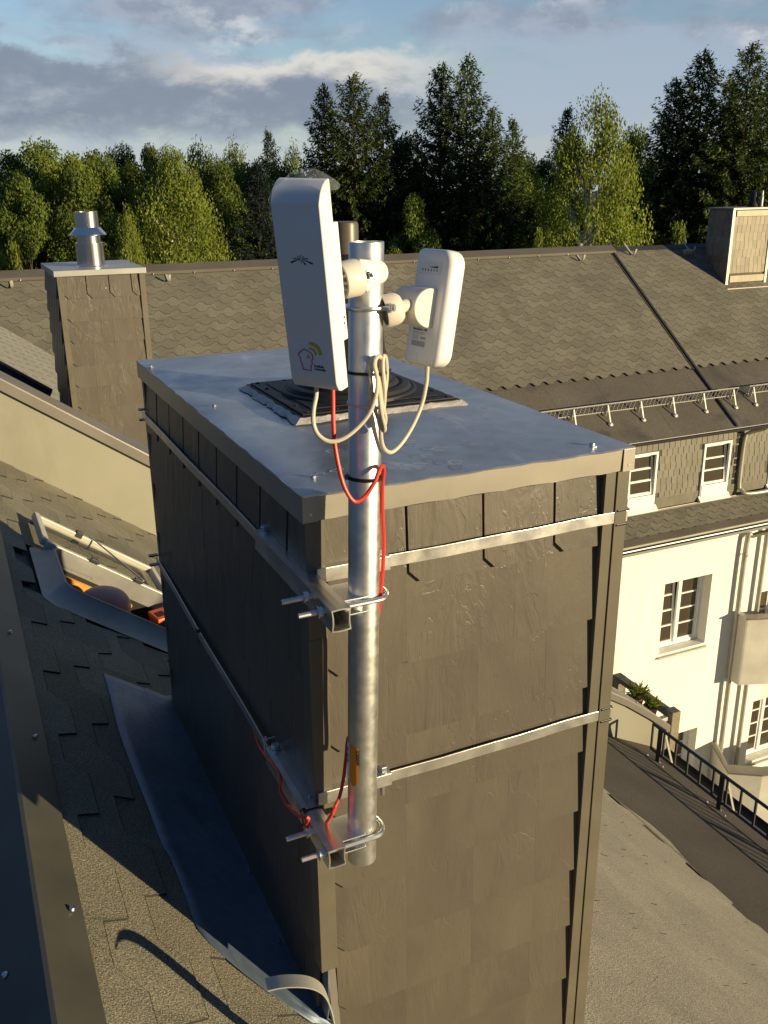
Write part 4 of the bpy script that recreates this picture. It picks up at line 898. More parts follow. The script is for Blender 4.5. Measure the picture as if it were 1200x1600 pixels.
far_sh = mat('far_tiles', (.150, .140, .108), .85, 0, .16, 1.1, fine=.22, fscale=55, bs=.35, bscale=40, bdist=.006, isl=.13, stain=((.118, .106, .078), 1.3, .56))
m = MB(); shingles(m, bp_(-2.2, RY, .004), (1, 0, 0), BD, BN, 14.2, SL, .275, .150, .075, .0052, .04, .5, .34, .05, edge=.007, darkr=False, rnd=random.Random(21)); m.build('roof_tiles', far_sh, nb, label='honeycomb tiles left of the roof seam')
m = MB(); shingles(m, bp_(12.13, RY, .004), (1, 0, 0), BD, BN, 12.0, SL, .275, .150, .075, .0052, .04, .5, .34, .05, edge=.007, darkr=False, rnd=random.Random(22)); m.build('roof_tiles', far_sh, nb, label='honeycomb tiles right of the roof seam')
m = MB()
for k, (ya, yb_) in enumerate(((12.12, 12.72), (11.585, 12.16))):
    q = random.Random(30+k); x = -2.2
    while x < 24:
        x2 = x+1.0+q.uniform(-.02, .02)
        if not (x < 12.06 < x2) or True:
            a_, b_ = bp_(x+.004, ya, .020-.006*k), bp_(x2, ya, .020-.006*k); c_, d_ = bp_(x2, yb_, .003), bp_(x+.004, yb_, .003)
            m.add([a_, b_, c_, d_, a_-BN*.02, b_-BN*.02], [(0, 1, 2, 3), (0, 4, 5, 1)])
        x = x2
m.build('eave_tiles', far_dark, nb, label='plain dark strips of roofing along the eave')
RECALC[0] = True
m = MB(); m.bar(bp_(12.065, RY-.02, .024), bp_(12.065, EY-.005, .024), .042, .042, BN); m.build('roof_seam', seam_m, nb, bevel=.004)
for k in range(22):
    pass
m = MB()
m.prism([V((HX[0], RY-.16, RZ-.116+.035)), V((HX[0], RY-.165, RZ-.116+.085)), V((HX[0], RY, RZ+.075)), V((HX[0], RY+.165, RZ-.04)), V((HX[0], RY+.16, RZ-.09))], (21.12, 0, 0))
rcap = m.build('ridge_cap', mat('ridge_tile', (.105, .095, .078), .7, .1, .15, 1.5, bs=.1), nb, bevel=.01)
m = MB(); m.prism([V((12.16, RY-.10, RZ-.07+.02)), V((12.16, RY, RZ+.028)), V((12.16, RY+.1, RZ-.05))], (20, 0, 0)); m.build('ridge_cap', seam_m, nb)
for i in range(17):
    x = .4+i*.66
    s = MB(); p = V((x, RY-.168, RZ-.116+.05)); s.lathe(p, [(.016, 0), (.012, .012), (.002, .016)], 6, (0, -1, .2)); s.build('ridge_screw', bolt_m, rcap)
# attic storey: slate hung wall
AZ0, AZ1 = -5.43, -4.08
wins = [(10.115, 10.735), (11.762, 12.405), (13.40, 14.04), (15.05, 15.69)]
def hung(mb, O, U, W, N, ulen, vlen, tw, ex, gap, q, skip=None, th=.006, step=.35):
    O = V(O); U = V(U); W = V(W); N = V(N); off = 0
    for k in range(int(vlen/ex+.5)):
        off = (off+tw*step*(1 if k % 3 else -.6)*q.uniform(.5, 1.2)) % tw; u = -off
        while u < ulen:
            a_, b_ = max(u+gap/2, 0), min(u+tw-gap/2, ulen); t0, t1 = k*ex-.02*(k > 0), (k+1)*ex+q.uniform(-.003, .003)
            if b_-a_ > .015 and not (skip and skip((a_+b_)/2, (k+.5)*ex)):
                hh_ = q.uniform(0, .002); P = lambda x, y, h_: O+U*x+W*y+N*(h_+hh_)
                sl = q.uniform(-.004, .004)
                mb.add([P(a_, t0, .003), P(b_, t0, .003), P(b_+sl, t1, .010), P(a_+sl, t1, .010), P(a_, t0, 0), P(b_, t0, 0), P(b_+sl, t1, 0), P(a_+sl, t1, 0)], [(0, 1, 2, 3), (3, 2, 6, 7), (0, 3, 7, 4), (1, 5, 6, 2)])
            u += tw
    return mb
def inwin(u, v):
    x = u+4.0; z = AZ1-v
    return any(a-.05 < x < b+.05 for a, b in wins) and z < -4.30
q = random.Random(40); m = MB(); hung(m, (4.0, D-.002, AZ1-.15), (1, 0, 0), (0, 0, -1), (0, -1, 0), 16, AZ1-AZ0-.33, .122, .13, .011, q, skip=lambda u, v: inwin(u, v+.15))
m.build('attic_cladding', mat('wall_slates', (.150, .138, .104), .6, 0, .12, 1.2, fine=.08, fscale=60, bs=.2, bscale=30, bdist=.004, isl=.10), nb, label='hung slates with broken vertical joints')
xs0 = [(4.0, 10.09), (10.76, 11.735), (12.43, 13.375), (14.065, 15.02)]
for a_, b_ in xs0:
    m = MB(); m.box((a_, D-.020, AZ0+.0), (b_, D+.001, AZ0+.20)); m.build('attic_base_course', slate_wall, nb, bevel=.003)
m = MB(); m.box((4.0, D-.024, AZ1-.15), (24, D, AZ1+.02)); m.build('attic_top_board', mat('top_board', (.16, .15, .12), .6, .1, .1, 2, bs=.05), nb, bevel=.004)
m = MB(); m.box((4.0, D-.06, AZ0-.045), (24, D+.02, AZ0-.005)); m.build('attic_ledge', coping_m, nb, bevel=.004)
# soffit and eave gutter under the main roof
m = MB(); m.add([(4, EY+.02, EZ-.04), (24, EY+.02, EZ-.04), (24, D+.02, AZ1), (4, D+.02, AZ1)], [(0, 1, 2, 3)]); m.build('soffit', wood, nb)
def gutter(y, z, r, x0, x1, mtt):
    mb = MB(); K = 10; o_ = [(-r*cos(pi*k/K), -r*sin(pi*k/K)) for k in range(K+1)]
    mb.prism([V((x0, y+a_, z+b_)) for a_, b_ in o_]+[V((x0, y+a_*.92, z+b_*.92+.004)) for a_, b_ in o_[::-1]], (x1-x0, 0, 0)); mb.tube([(x0, y-r, z), (x1, y-r, z)], .009, 6); return mb.build('gutter', mtt, nb, smooth=True)
gutter(EY-.055, EZ-.015, .055, 4, 24, seam_m)
# skirt roof below the attic, gutter and the white wall
SY, SZ = 11.46, -5.785
m = MB(); RECALC[0] = False
sd = V((0, SY-D+.02, SZ-(AZ0-.05))); sn = V((0, sd.z, -sd.y)).normalized(); sn = sn if sn.z > 0 else -sn
shingles(m, (4, D-.02, AZ0-.05), (1, 0, 0), sd, sn, 20, sd.length+.02, .26, .135, .07, .009, .03, .5, .34, .05, edge=.007, darkr=False, rnd=random.Random(50)); m.build('skirt_roof', far_sh, nb, label='narrow skirt of honeycomb tiles under the attic')
RECALC[0] = True
m = MB(); m.prism([V((4, SY+.085, SZ+.073)), V((4, SY-.03, SZ+.008)), V((4, SY-.03, SZ-.010)), V((4, SY+.075, SZ+.03))], (20, 0, 0)); m.build('verge_course', far_dark, nb)
m = MB(); m.box((4, SY-.012, SZ-.05), (24, SY+.02, SZ-.014)); m.build('drip_edge', gutter_m, nb)
gutter(SY-.085, SZ-.085, .062, 4, 24, gutter_m)
m = MB(); m.box((4, SY+.05, SZ-.20), (24, D, SZ-.05)); m.build('eave_board', seam_m, nb)
# white wall built round its openings
def wall_with_holes(x0, x1, z0, z1, holes, y0, y1, mtt, name):
    xs_ = sorted({x0, x1, *[h[0] for h in holes], *[h[1] for h in holes]}); zs_ = sorted({z0, z1, *[h[2] for h in holes], *[h[3] for h in holes]})
    mb = MB(); grid = {}
    inside = lambda xa, xb, za, zb: any(h[0] <= xa+1e-6 and xb <= h[1]+1e-6 and h[2] <= za+1e-6 and zb <= h[3]+1e-6 for h in holes)
    for i in range(len(xs_)-1):
        for j in range(len(zs_)-1):
            xa, xb, za, zb = xs_[i], xs_[i+1], zs_[j], zs_[j+1]
            if not inside(xa, xb, za, zb): mb.add([(xa, y0, za), (xb, y0, za), (xb, y0, zb), (xa, y0, zb)], [(0, 1, 2, 3)])
    for a_, b_, c_, d_ in holes:
        mb.add([(a_, y0, c_), (a_, y1, c_), (a_, y1, d_), (a_, y0, d_)], [(0, 1, 2, 3)]); mb.add([(b_, y0, c_), (b_, y1, c_), (b_, y1, d_), (b_, y0, d_)], [(3, 2, 1, 0)])
        mb.add([(a_, y0, d_), (b_, y0, d_), (b_, y1, d_), (a_, y1, d_)], [(3, 2, 1, 0)]); mb.add([(a_, y0, c_), (b_, y0, c_), (b_, y1, c_), (a_, y1, c_)], [(0, 1, 2, 3)])
    return mb.build(name, mtt, nb)
H1, H2, H3, H4, H5 = (11.20, 12.335, -8.42, -6.968), (11.55, 12.42, -11.50, -10.335), (13.66, 14.75, -9.55, -7.62), (13.88, 15.0, -11.62, -10.13), (8.2, 9.3, -8.42, -6.968)
RECALC[0] = False
wall_with_holes(-2, 24.0, AZ0-.3, AZ1, [(a_, b_, AZ0+.02, -4.375) for a_, b_ in wins], D+.001, D+.10, far_dark, 'attic_wall')
wall_with_holes(4.0, 24.0, -13.2, SZ-.10, [H1, H2, H3, H4, H5], D, D+.30, render_w, 'wall')
RECALC[0] = True
def window(x0, x1, z0, z1, y, sashes=2, bars=3, fw=.06, sill=True, tilt=0, sillm=None, name='window', panel=0):
    f = MB(); t_ = .05
    f.box((x0, y-t_, z0), (x0+fw, y, z1)); f.box((x1-fw, y-t_, z0), (x1, y, z1)); f.box((x0+fw, y-t_, z1-fw), (x1-fw, y, z1)); f.box((x0+fw, y-t_, z0), (x1-fw, y, z0+fw))
    if sashes == 2: f.box(((x0+x1)/2-fw*.55, y-t_-.003, z0+fw), ((x0+x1)/2+fw*.55, y, z1-fw))
    w_ = f.build(name, paint_w, nb, bevel=.004)
    xa = x0+fw; w1 = (x1-x0-2*fw-(fw*1.1 if sashes == 2 else 0))/sashes
    for k in range(sashes):
        a_ = xa+k*(w1+fw*1.1); tl = tilt if (k == 0 or sashes == 1) else 0
        zb_, zt__ = z0+fw+panel, z1-fw; sl_ = MB(); sw = .042
        def T(px_, d, pz): return V((px_, y+.012+d+tl*(pz-zb_), pz))
        def sb(xa_, xb_, za_, zb2): sl_.add([T(xa_, -.035, za_), T(xb_, -.035, za_), T(xb_, -.035, zb2), T(xa_, -.035, zb2), T(xa_, 0, za_), T(xb_, 0, za_), T(xb_, 0, zb2), T(xa_, 0, zb2)], [(0, 1, 2, 3), (7, 6, 5, 4), (0, 4, 5, 1), (3, 2, 6, 7), (0, 3, 7, 4), (1, 5, 6, 2)])
        sb(a_, a_+sw, zb_, zt__); sb(a_+w1-sw, a_+w1, zb_, zt__); sb(a_+sw, a_+w1-sw, zb_, zb_+sw); sb(a_+sw, a_+w1-sw, zt__-sw, zt__)
        for j in range(1, bars+1):
            zz = zb_+sw+(zt__-zb_-2*sw)*j/(bars+1); sb(a_+sw, a_+w1-sw, zz-.013, zz+.013)
        sl_.build('sash', paint_w, w_); g = MB(); g.add([T(a_+sw, -.016, zb_+sw), T(a_+w1-sw, -.016, zb_+sw), T(a_+w1-sw, -.016, zt__-sw), T(a_+sw, -.016, zt__-sw)], [(0, 1, 2, 3)]); g.build('pane', glass, w_)
    bk_ = MB(); bk_.box((x0+.01, y+.30, z0), (x1-.01, y+.31, z1)); bk_.box((x0+.01, y+.03, z0), (x0+.02, y+.30, z1)); bk_.box((x1-.02, y+.03, z0), (x1-.01, y+.30, z1)); bk_.build('room_dark', dark_in, w_)
    if sill:
        s_ = MB(); s_.prism([V((x0-.03, y-.05, z0+.005)), V((x0-.03, D-.055, z0-.06)), V((x0-.03, D-.055, z0-.085)), V((x0-.03, y-.05, z0-.04))], (x1-x0+.06, 0, 0)); s_.build('sill', sillm or coping_m, w_, bevel=.003)
    return w_
window(*H1, D+.26, 2, 3, tilt=.06, sillm=gutter_m); window(*H2, D+.26, 2, 2, sillm=gutter_m); window(*H5, D+.26, 2, 3)
window(*H3, D+.26, 2, 3, sill=False, name='balcony_door'); window(*H4, D+.26, 2, 3, name='balcony_door', sillm=gutter_m)
for a_, b_ in wins:
    w_ = window(a_, b_, AZ0+.02, -4.375, D+.015, 1, 2, .045, sill=False, tilt=.085, panel=.22)
    s_ = MB(); s_.box((a_+.02, D-.045, AZ0+.05), (b_-.02, D-.030, AZ0+.285)); s_.build('apron_panel', paint_w, w_)
    s_ = MB(); s_.prism([V((a_-.035, D-.03, AZ0+.09)), V((a_-.035, D-.11, AZ0+.005)), V((a_-.035, D-.11, AZ0-.006)), V((a_-.035, D-.02, AZ0-.004))], (b_-a_+.07, 0, 0)); s_.build('sill', paint_w, w_, bevel=.003)
# downpipes
def pipe(pts, r, mtt, name='downpipe'):
    mb = MB(); mb.tube(smooth_path(pts, 5), r, 12); return mb.build(name, mtt, nb, smooth=True)
dp = pipe([V((13.55, SY-.085, SZ-.14)), V((13.53, SY-.085, SZ-.22)), V((13.35, 11.62, SZ-.36)), V((13.10, 11.86, SZ-.50)), V((13.0, 11.90, SZ-.66)), V((13.0, 11.90, -8.5)), V((13.02, 11.90, -11)), V((13.03, 11.90, -13.2))], .048, gutter_m)
for z_ in (-6.7, -8.9, -11.0):
    s_ = MB(); s_.lathe(V((13.005 if z_ > -9 else 13.02, 11.90, z_)), [(.056, 0), (.056, .03)], 14); s_.box((13.0, 11.94, z_+.008), (13.02, 12.0, z_+.022)); s_.build('pipe_clip', gutter_m, dp)
pipe([V((13.50, 11.90, SZ-.35)), V((13.50, 11.90, -9)), V((13.52, 11.90, -13.2))], .045, gutter_m)
pipe([V((12.80, EY-.03, EZ-.06)), V((12.78, 11.66, EZ-.13)), V((12.72, 11.90, EZ-.25)), V((12.66, 11.94, EZ-.40)), V((12.66, 11.94, AZ0+.22)), V((12.70, 11.90, AZ0+.10)), V((12.82, 11.82, AZ0+.03)), V((13.8, 11.80, AZ0+.02))], .036, gutter_m)
s_ = MB(); s_.box((12.515, D-.012, AZ0), (12.60, D-.0085, AZ1-.14)); s_.build('open_joint', dark_in, nb)
# balconies
m = MB(); n_ = 10; pts = []
BX0, BY = 12.99, 11.66
fr2 = [(BX0, D-.001), (BX0, BY+.0), (BX0+.03, BY-.02)]+[(BX0+.03+2.6*k/n_, BY-.02-.62*sin(pi*.5*k/n_)) for k in range(1, n_+1)]
def shell(mb, pts, z0, z1, th=.12):
    ins = [(x+th*(.9 if i < 2 else .3), min(y+th, D-.002) if i else y) for i, (x, y) in enumerate(pts)]
    for (a0, b0), (a1, b1), (c0, d0), (c1, d1) in zip(pts, pts[1:], ins, ins[1:]):
        mb.add([(a0, b0, z0), (a1, b1, z0), (a1, b1, z1), (a0, b0, z1), (c0, d0, z0), (c1, d1, z0), (c1, d1, z1), (c0, d0, z1)], [(0, 1, 2, 3), (7, 6, 5, 4), (3, 2, 6, 7), (0, 4, 5, 1)])
    mb.add([(x, y, z0+.001) for x, y in pts]+[(pts[-1][0], D, z0+.001)], [tuple(range(len(pts)+1))]); mb.add([(x, y, z0+.10) for x, y in pts]+[(pts[-1][0], D, z0+.10)], [tuple(range(len(pts)+1))])
RECALC[0] = False; shell(m, fr2, -9.34, -7.88)
bo = m.build('balcony', concrete, nb, label='upper balcony with a solid curved front'); RECALC[0] = True
m = MB(); vs = []
for x, y in fr2[1:]: vs += [(x-.05, y-.04, -7.875), (x+.10, y+.12, -7.875)]
m.add(vs, [(2*k, 2*k+2, 2*k+3, 2*k+1) for k in range(len(fr2)-2)]); rb2 = m.build('balcony_coping', coping_m, bo); so_ = rb2.modifiers.new('t', 'SOLIDIFY'); so_.thickness = .03
BX0, BY = 12.42, 11.10; m = MB()
fr3 = [(12.86, D-.001), (BX0+.02, BY), (BX0+.55, BY-.34), (BX0+1.3, BY-.55), (BX0+2.8, BY-.65)]
RECALC[0] = False; shell(m, fr3, -12.3, -10.80)
bo2 = m.build('balcony', concrete, nb, label='lower balcony with a solid front at the right edge'); RECALC[0] = True
m = MB(); vs = []
for x, y in fr3: vs += [(x-.06, y-.05, -10.79), (x+.12, y+.16, -10.79)]
m.add(vs, [(2*k, 2*k+2, 2*k+3, 2*k+1) for k in range(len(fr3)-1)]); rb2 = m.build('balcony_coping', coping_m, bo2); so_ = rb2.modifiers.new('t', 'SOLIDIFY'); so_.thickness = .04
# snow guards on the far roof
def far_guard(x0, x1, label):
    c = bp_(x0, 12.11); g = thing('snow_guard', label, 'snow guard', c, 'snow guards on the far roof')
    up = V((0, -.10, .24)).normalized()
    for hz_, r_ in ((.045, .010), (.205, .011)):
        mb = MB(); mb.tube([bp_(x0, 12.11, .02)+up*hz_, bp_(x1, 12.11, .02)+up*hz_], r_, 6); mb.build('rail', rail_l, g)
    x = x0+.03
    while x < x1: mb = MB(); mb.bar(bp_(x, 12.11, .02)+up*.045, bp_(x, 12.11, .02)+up*.205, .016, .006, (1, 0, 0)); mb.build('bar', rail_l, g); x += .084
    x = x1-.12; k = 0
    while x > x0:
        mb = MB(); mb.bar(bp_(x, 12.08, .022), bp_(x, 12.11, .02)+up*.215, .030, .008, (1, 0, 0)); mb.bar(bp_(x, 12.11, .02)+up*.20, bp_(x, 11.93, .03), .022, .008, (0, 0, 1)); mb.lathe(bp_(x, 11.93, .022), [(.05, 0), (.045, .008), (.012, .03)], 8, BN); mb.build('bracket', rail_l, g); x -= .68+.16*(k == 0 and 0); k += 1
    return g
far_guard(6.2, 12.45, 'long light metal snow guard along the far roof, left of the seam')
far_guard(12.70, 17.0, 'short piece of light snow guard on the far roof at the right edge')
def roof_hook(p, label):
    mb = MB(); q0 = p+BN*.02
    mb.strip(smooth_path([q0+BD*-.28, q0+BD*-.08, q0+BD*.02+BN*.004, q0+BD*.09+BN*.03, q0+BD*.105+BN*.09, q0+BD*.085+BN*.16], 4), (.036, 0, 0), .008)
    tag(mb.build('roof_hook', rail_l, None, smooth=True, loc=p), label, 'roof hook', 'hooks on the far roof')
for (px, py), lb in (((18, 447), 'light roof hook on the far roof at the left edge of the photo'), ((262, 437), 'light roof hook on the far roof just right of the left chimney'), ((905, 405), 'light roof hook on the far roof just left of the dark seam'), ((985, 396), 'light roof hook on the far roof just right of the dark seam'), ((1076, 392), 'light roof hook in the shadow beside the right hand chimney')):
    p = onpl(px, py, BN, BN.dot(bp_(0, EY))); roof_hook(p, lb)
p = bp_(13.5, 15.18)
m = MB(); m.obox(p+BN*.05+V((.35, 0, 0)), V((.12, 0, 0)), BD*.06, BN*.05); tag(m.build('vent_tile', coping_m, None, loc=p, bevel=.03), 'small pale vent hood in the shadow of the right hand chimney', 'roof vent')
# right hand chimney on the far roof
qx0, qx1, qy0, qy1, qz = 14.23, 15.30, 14.43, 15.06, -.52
rc = thing('chimney', 'broad chimney with pale scale shaped slates on the far roof at the right edge', 'chimney', (14.8, 14.75, -2))
m = MB(); m.box((qx0+.01, qy0+.005, -2.6), (qx1-.01, qy1, qz)); m.build('core', far_dark, rc)
m = MB(); hung(m, (qx0+.06, qy0-.002, qz-.15), (1, 0, 0), (0, 0, -1), (0, -1, 0), qx1-qx0-.12, 1.14, .112, .155, .007, random.Random(61), step=.2)
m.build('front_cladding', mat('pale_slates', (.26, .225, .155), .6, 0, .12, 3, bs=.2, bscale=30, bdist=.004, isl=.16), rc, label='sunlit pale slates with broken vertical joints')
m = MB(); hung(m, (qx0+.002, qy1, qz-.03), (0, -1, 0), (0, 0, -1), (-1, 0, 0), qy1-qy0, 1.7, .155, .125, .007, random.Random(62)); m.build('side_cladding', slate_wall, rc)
psl = slate_mat('pale_course', (.36, .31, .20), .1, .6)
m = MB(); m.box((qx0+.10, qy0-.022, qz-.145), (qx1, qy0-.004, qz-.035)); m.build('top_course', psl, rc, bevel=.003)
m = MB(); m.box((qx0+.10, qy0-.024, -1.93), (qx1-.06, qy0-.004, -1.80)); m.build('bottom_course', psl, rc, bevel=.003)
m = MB(); m.box((qx0-.012, qy0-.030, -2.02), (qx0+.055, qy0-.004, qz-.02)); m.build('corner_trim', gutter_m, rc, bevel=.003)
m = MB(); m.box((qx1-.05, qy0-.030, -2.02), (qx1+.012, qy0-.004, qz-.02)); m.build('corner_trim', gutter_m, rc, bevel=.003)
m = MB(); m.box((qx0-.03, qy0-.05, qz-.02), (qx1+.03, qy1+.03, qz+.018)); m.build('cap', coping_m, rc, bevel=.004)
m = MB(); m.box((qx0-.05, qy0-.14, -2.07), (qx1+.05, qy0+.02, -2.03)); m.build('apron_flashing', coping_m, rc, bevel=.004)
fpp = V((15.06, 14.74, qz+.018)); f3 = thing('flue_pipe', 'thin dark flue with a pale pipe beside it on the right hand chimney', 'flue pipe', fpp)
m = MB(); m.lathe(fpp, [(.13, 0), (.085, .10), (.075, .28), (.04, .31)], 20); m.build('flue_cone', rubber, f3, smooth=True)
m = MB(); m.lathe(fpp+V((.07, -.14, 0)), [(.05, 0), (.035, .02), (.035, .20), (.024, .215), (.024, .30), (.015, .315)], 16); m.build('pipe', gutter_m, f3, smooth=True)
fv = V((11.48, 15.62, -1.42)); f4 = thing('vent_pipe', 'short brown vent pipe peeking over the far ridge', 'vent pipe', fv)
m = MB(); m.lathe(fv, [(.075, 0), (.075, .235), (.095, .24), (.095, .28), (.02, .295)], 20); m.build('pipe', trimm, f4, smooth=True)

# ------------------------------------------------------------------ snow guard on our own eave
GX = 4.40; gz = lambda h: -4.185+h
sg = thing('snow_guard', 'dark railing shaped snow guard with pale feet along the near eave at lower right', 'snow guard', (GX, 3.5, -4.19))
y_end, y_st = 4.69, .2
for hz_, r_ in ((.085, .011), (.302, .012)):
    m = MB(); m.tube([(GX, y_st, gz(hz_)), (GX, y_end, gz(hz_))], r_, 8); m.build('rail', rail_m, sg)
y = y_end
k = 0
while y > y_st:
    m = MB(); m.bar((GX, y, gz(.085)), (GX, y, gz(.302)), .016, .010, (1, 0, 0)); m.build('bar', rail_m, sg); y -= .128
for y in (4.60, 3.965, 3.33, 2.70, 2.06, 1.42, .79):
    m = MB(); m.bar((GX-.006, y, gz(.0)), (GX-.006, y, gz(.30)), .040, .012, (1, 0, 0)); bk_ = m.build('bracket', rail_m, sg)
    m = MB(); m.bar((GX+.015, y-.02, gz(.29)), (GX+.13, y-.02, gz(-.045)), .016, .008, (0, 1, 0)); m.tube(smooth_path([(GX-.03, y+.09, gz(.035)), (GX-.05, y+.05, gz(.025)), (GX-.055, y, gz(.028)), (GX-.05, y-.05, gz(.025)), (GX-.03, y-.09, gz(.035))], 4), .010, 6); m.bar((GX-.05, y, gz(.02)), (GX+.01, y, gz(.02)), .03, .01); m.build('foot', rail_l, bk_)
# terrace with railing and plants beyond the parapet
tr = thing('balcony_railing', 'weathered wooden balcony railing beyond the end of the beige parapet', 'railing', (5.6, 6.2, -5.4))
m = MB(); m.box((5.55, 5.68, -5.35), (5.65, 5.78, -4.655)); m.build('post', wood, tr, bevel=.005)
m = MB(); m.box((5.55, 6.46, -5.35), (5.65, 6.56, -4.69)); m.build('post', wood, tr, bevel=.005)
m = MB(); m.box((5.55, 5.78, -4.735), (5.64, 6.46, -4.685)); m.build('rail', wood, tr, bevel=.004)
m = MB(); m.box((5.57, 5.79, -5.10), (5.62, 6.45, -4.86)); m.build('panel', wood, tr)
m = MB(); m.bar((5.52, 5.73, -4.72), (4.98, 5.70, -4.72), .05, .04); m.build('cross_rail', rail_l, tr, bevel=.003)
m = MB(); m.box((4.78, 5.15, -13.2), (5.72, 7.4, -5.35)); tag(m.build('balcony_block', concrete, None, loc=(5.2, 6.2, -13.2)), 'plain concrete balcony block under the wooden railing', 'balcony')
m = MB(); m.box((5.45, 6.62, -5.35), (5.55, 7.2, -4.62)); tag(m.build('white_screen', render_w, None, loc=(5.5, 6.9, -5.35), bevel=.01), 'small white wall end behind the wooden railing posts', 'wall')
def leaf_quad(mb, c, d, w_, l_, q):
    d = d.normalized(); s_ = d.orthogonal().normalized(); a_ = q.uniform(0, 2*pi); s_ = (Matrix.Rotation(a_, 3, d) @ s_); mb.v += [c-s_*w_/2, c+s_*w_/2, c+d*l_+s_*w_*.3, c+d*l_-s_*w_*.3]; o = len(mb.v)-4; mb.f.append((o, o+1, o+2, o+3))
q = random.Random(77); RECALC[0] = False
for i, (y, sc_, lb) in enumerate(((6.12, 1.15, 'bigger of two potted plants hanging on the wooden railing'), (5.92, .85, 'smaller potted plant hanging on the wooden railing, nearer its end post'))):
    c = V((5.50, y, -4.72)); pt = thing('potted_plant', lb, 'potted plant', c, 'plants on the balcony railing'); RECALC[0] = True
    m = MB(); m.lathe(c+V((0, 0, -.10)), [(.045, 0), (.065, .11), (.072, .11), (.072, .13), (.055, .13)], 14); m.build('pot', pot_m, pt, smooth=True); RECALC[0] = False
    m = MB()
    for k in range(170):
        d = V((q.gauss(0, .6), q.gauss(0, .6), q.uniform(.2, 1))).normalized(); leaf_quad(m, c+V((0, 0, .03))+d*q.uniform(.0, .10)*sc_, d+V((q.gauss(0, .4), q.gauss(0, .4), q.gauss(0, .3))), .016, .05*sc_, q)
    m.build('foliage', leaf_bush, pt)
# ------------------------------------------------------------------ trees
RECALC[0] = False
GZ = -13.2
def put(mb, c, d, s_, w_, l_, tip=.25):
    o = len(mb.v); mb.v += [c-s_*w_*.12, c+d*l_*.45+s_*w_*.5, c+d*l_, c+d*l_*.45-s_*w_*.5]; mb.f.append((o, o+1, o+2, o+3))
def spruce_mesh(seed, h=18.0, R=2.6, mt=None, dens=1.0):
    q = random.Random(seed); lf = MB(); tr = MB()
    tr.tube([(0, 0, 0), (0.05, 0, h*.3), (0, .05, h*.65), (0, 0, h)], [.26, .2, .11, .012], 8)
    z = h*.30; k = 0
    while z < h-.1:
        t_ = (z-h*.30)/(h*.70); r = R*((1-t_)**.70)*q.uniform(.82, 1.05)+.05
        nb_ = max(5, int((6+4*(1-t_))*dens)); a0 = q.uniform(0, 6.28)
        for j in range(nb_):
            a_ = a0+2*pi*j/nb_+q.uniform(-.3, .3); L = r*q.uniform(.55, 1.15); up = .34*t_+.04; z0 = z+q.uniform(-.15, .15)
            d = V((cos(a_), sin(a_), 0)); sd = V((-sin(a_), cos(a_), 0)); P = []
            for i in range(5):
                f = i/4; P.append(V((0, 0, z0))+d*L*f+V((0, 0, L*(up*f-.55*(1-t_*.8)*f*f+.30*f**3))))
            if L > .8: tr.tube(P[:3], [.032, .024, .010], 3, cap=False)
            n_ = max(12, int(L*36*dens))
            for i in range(n_):
                f = .10+.90*((i+q.random())/n_)**.8; s0 = f*4; i0 = min(3, int(s0)); p = P[i0].lerp(P[i0+1], s0-i0); bd = (P[i0+1]-P[i0]).normalized()
                for sg_ in (-1, 1):
                    dd = (bd*q.uniform(.4, 1)+sd*sg_*q.uniform(.2, .9)*(1-.5*f)+V((0, 0, -q.uniform(.1, .9)))).normalized()
                    l_ = q.uniform(.16, .36)*(1-.3*t_); put(lf, p+V((q.gauss(0, .07), q.gauss(0, .07), q.gauss(0, .08))), dd, dd.cross(V((q.gauss(0, .6), q.gauss(0, .6), 1))).normalized(), l_*.34, l_)
            tip = P[4]; put(lf, tip-bd*.1, (bd+V((0, 0, .25))).normalized(), sd, .09, .32)
        z += .22+.13*(1-t_); k += 1
    for i in range(18): a_ = q.uniform(0, 6.28); put(lf, V((0, 0, h-.9+i*.05)), V((cos(a_)*.5, sin(a_)*.5, .9)).normalized(), V((-sin(a_), cos(a_), 0)), .08, .24)
    return tr, lf
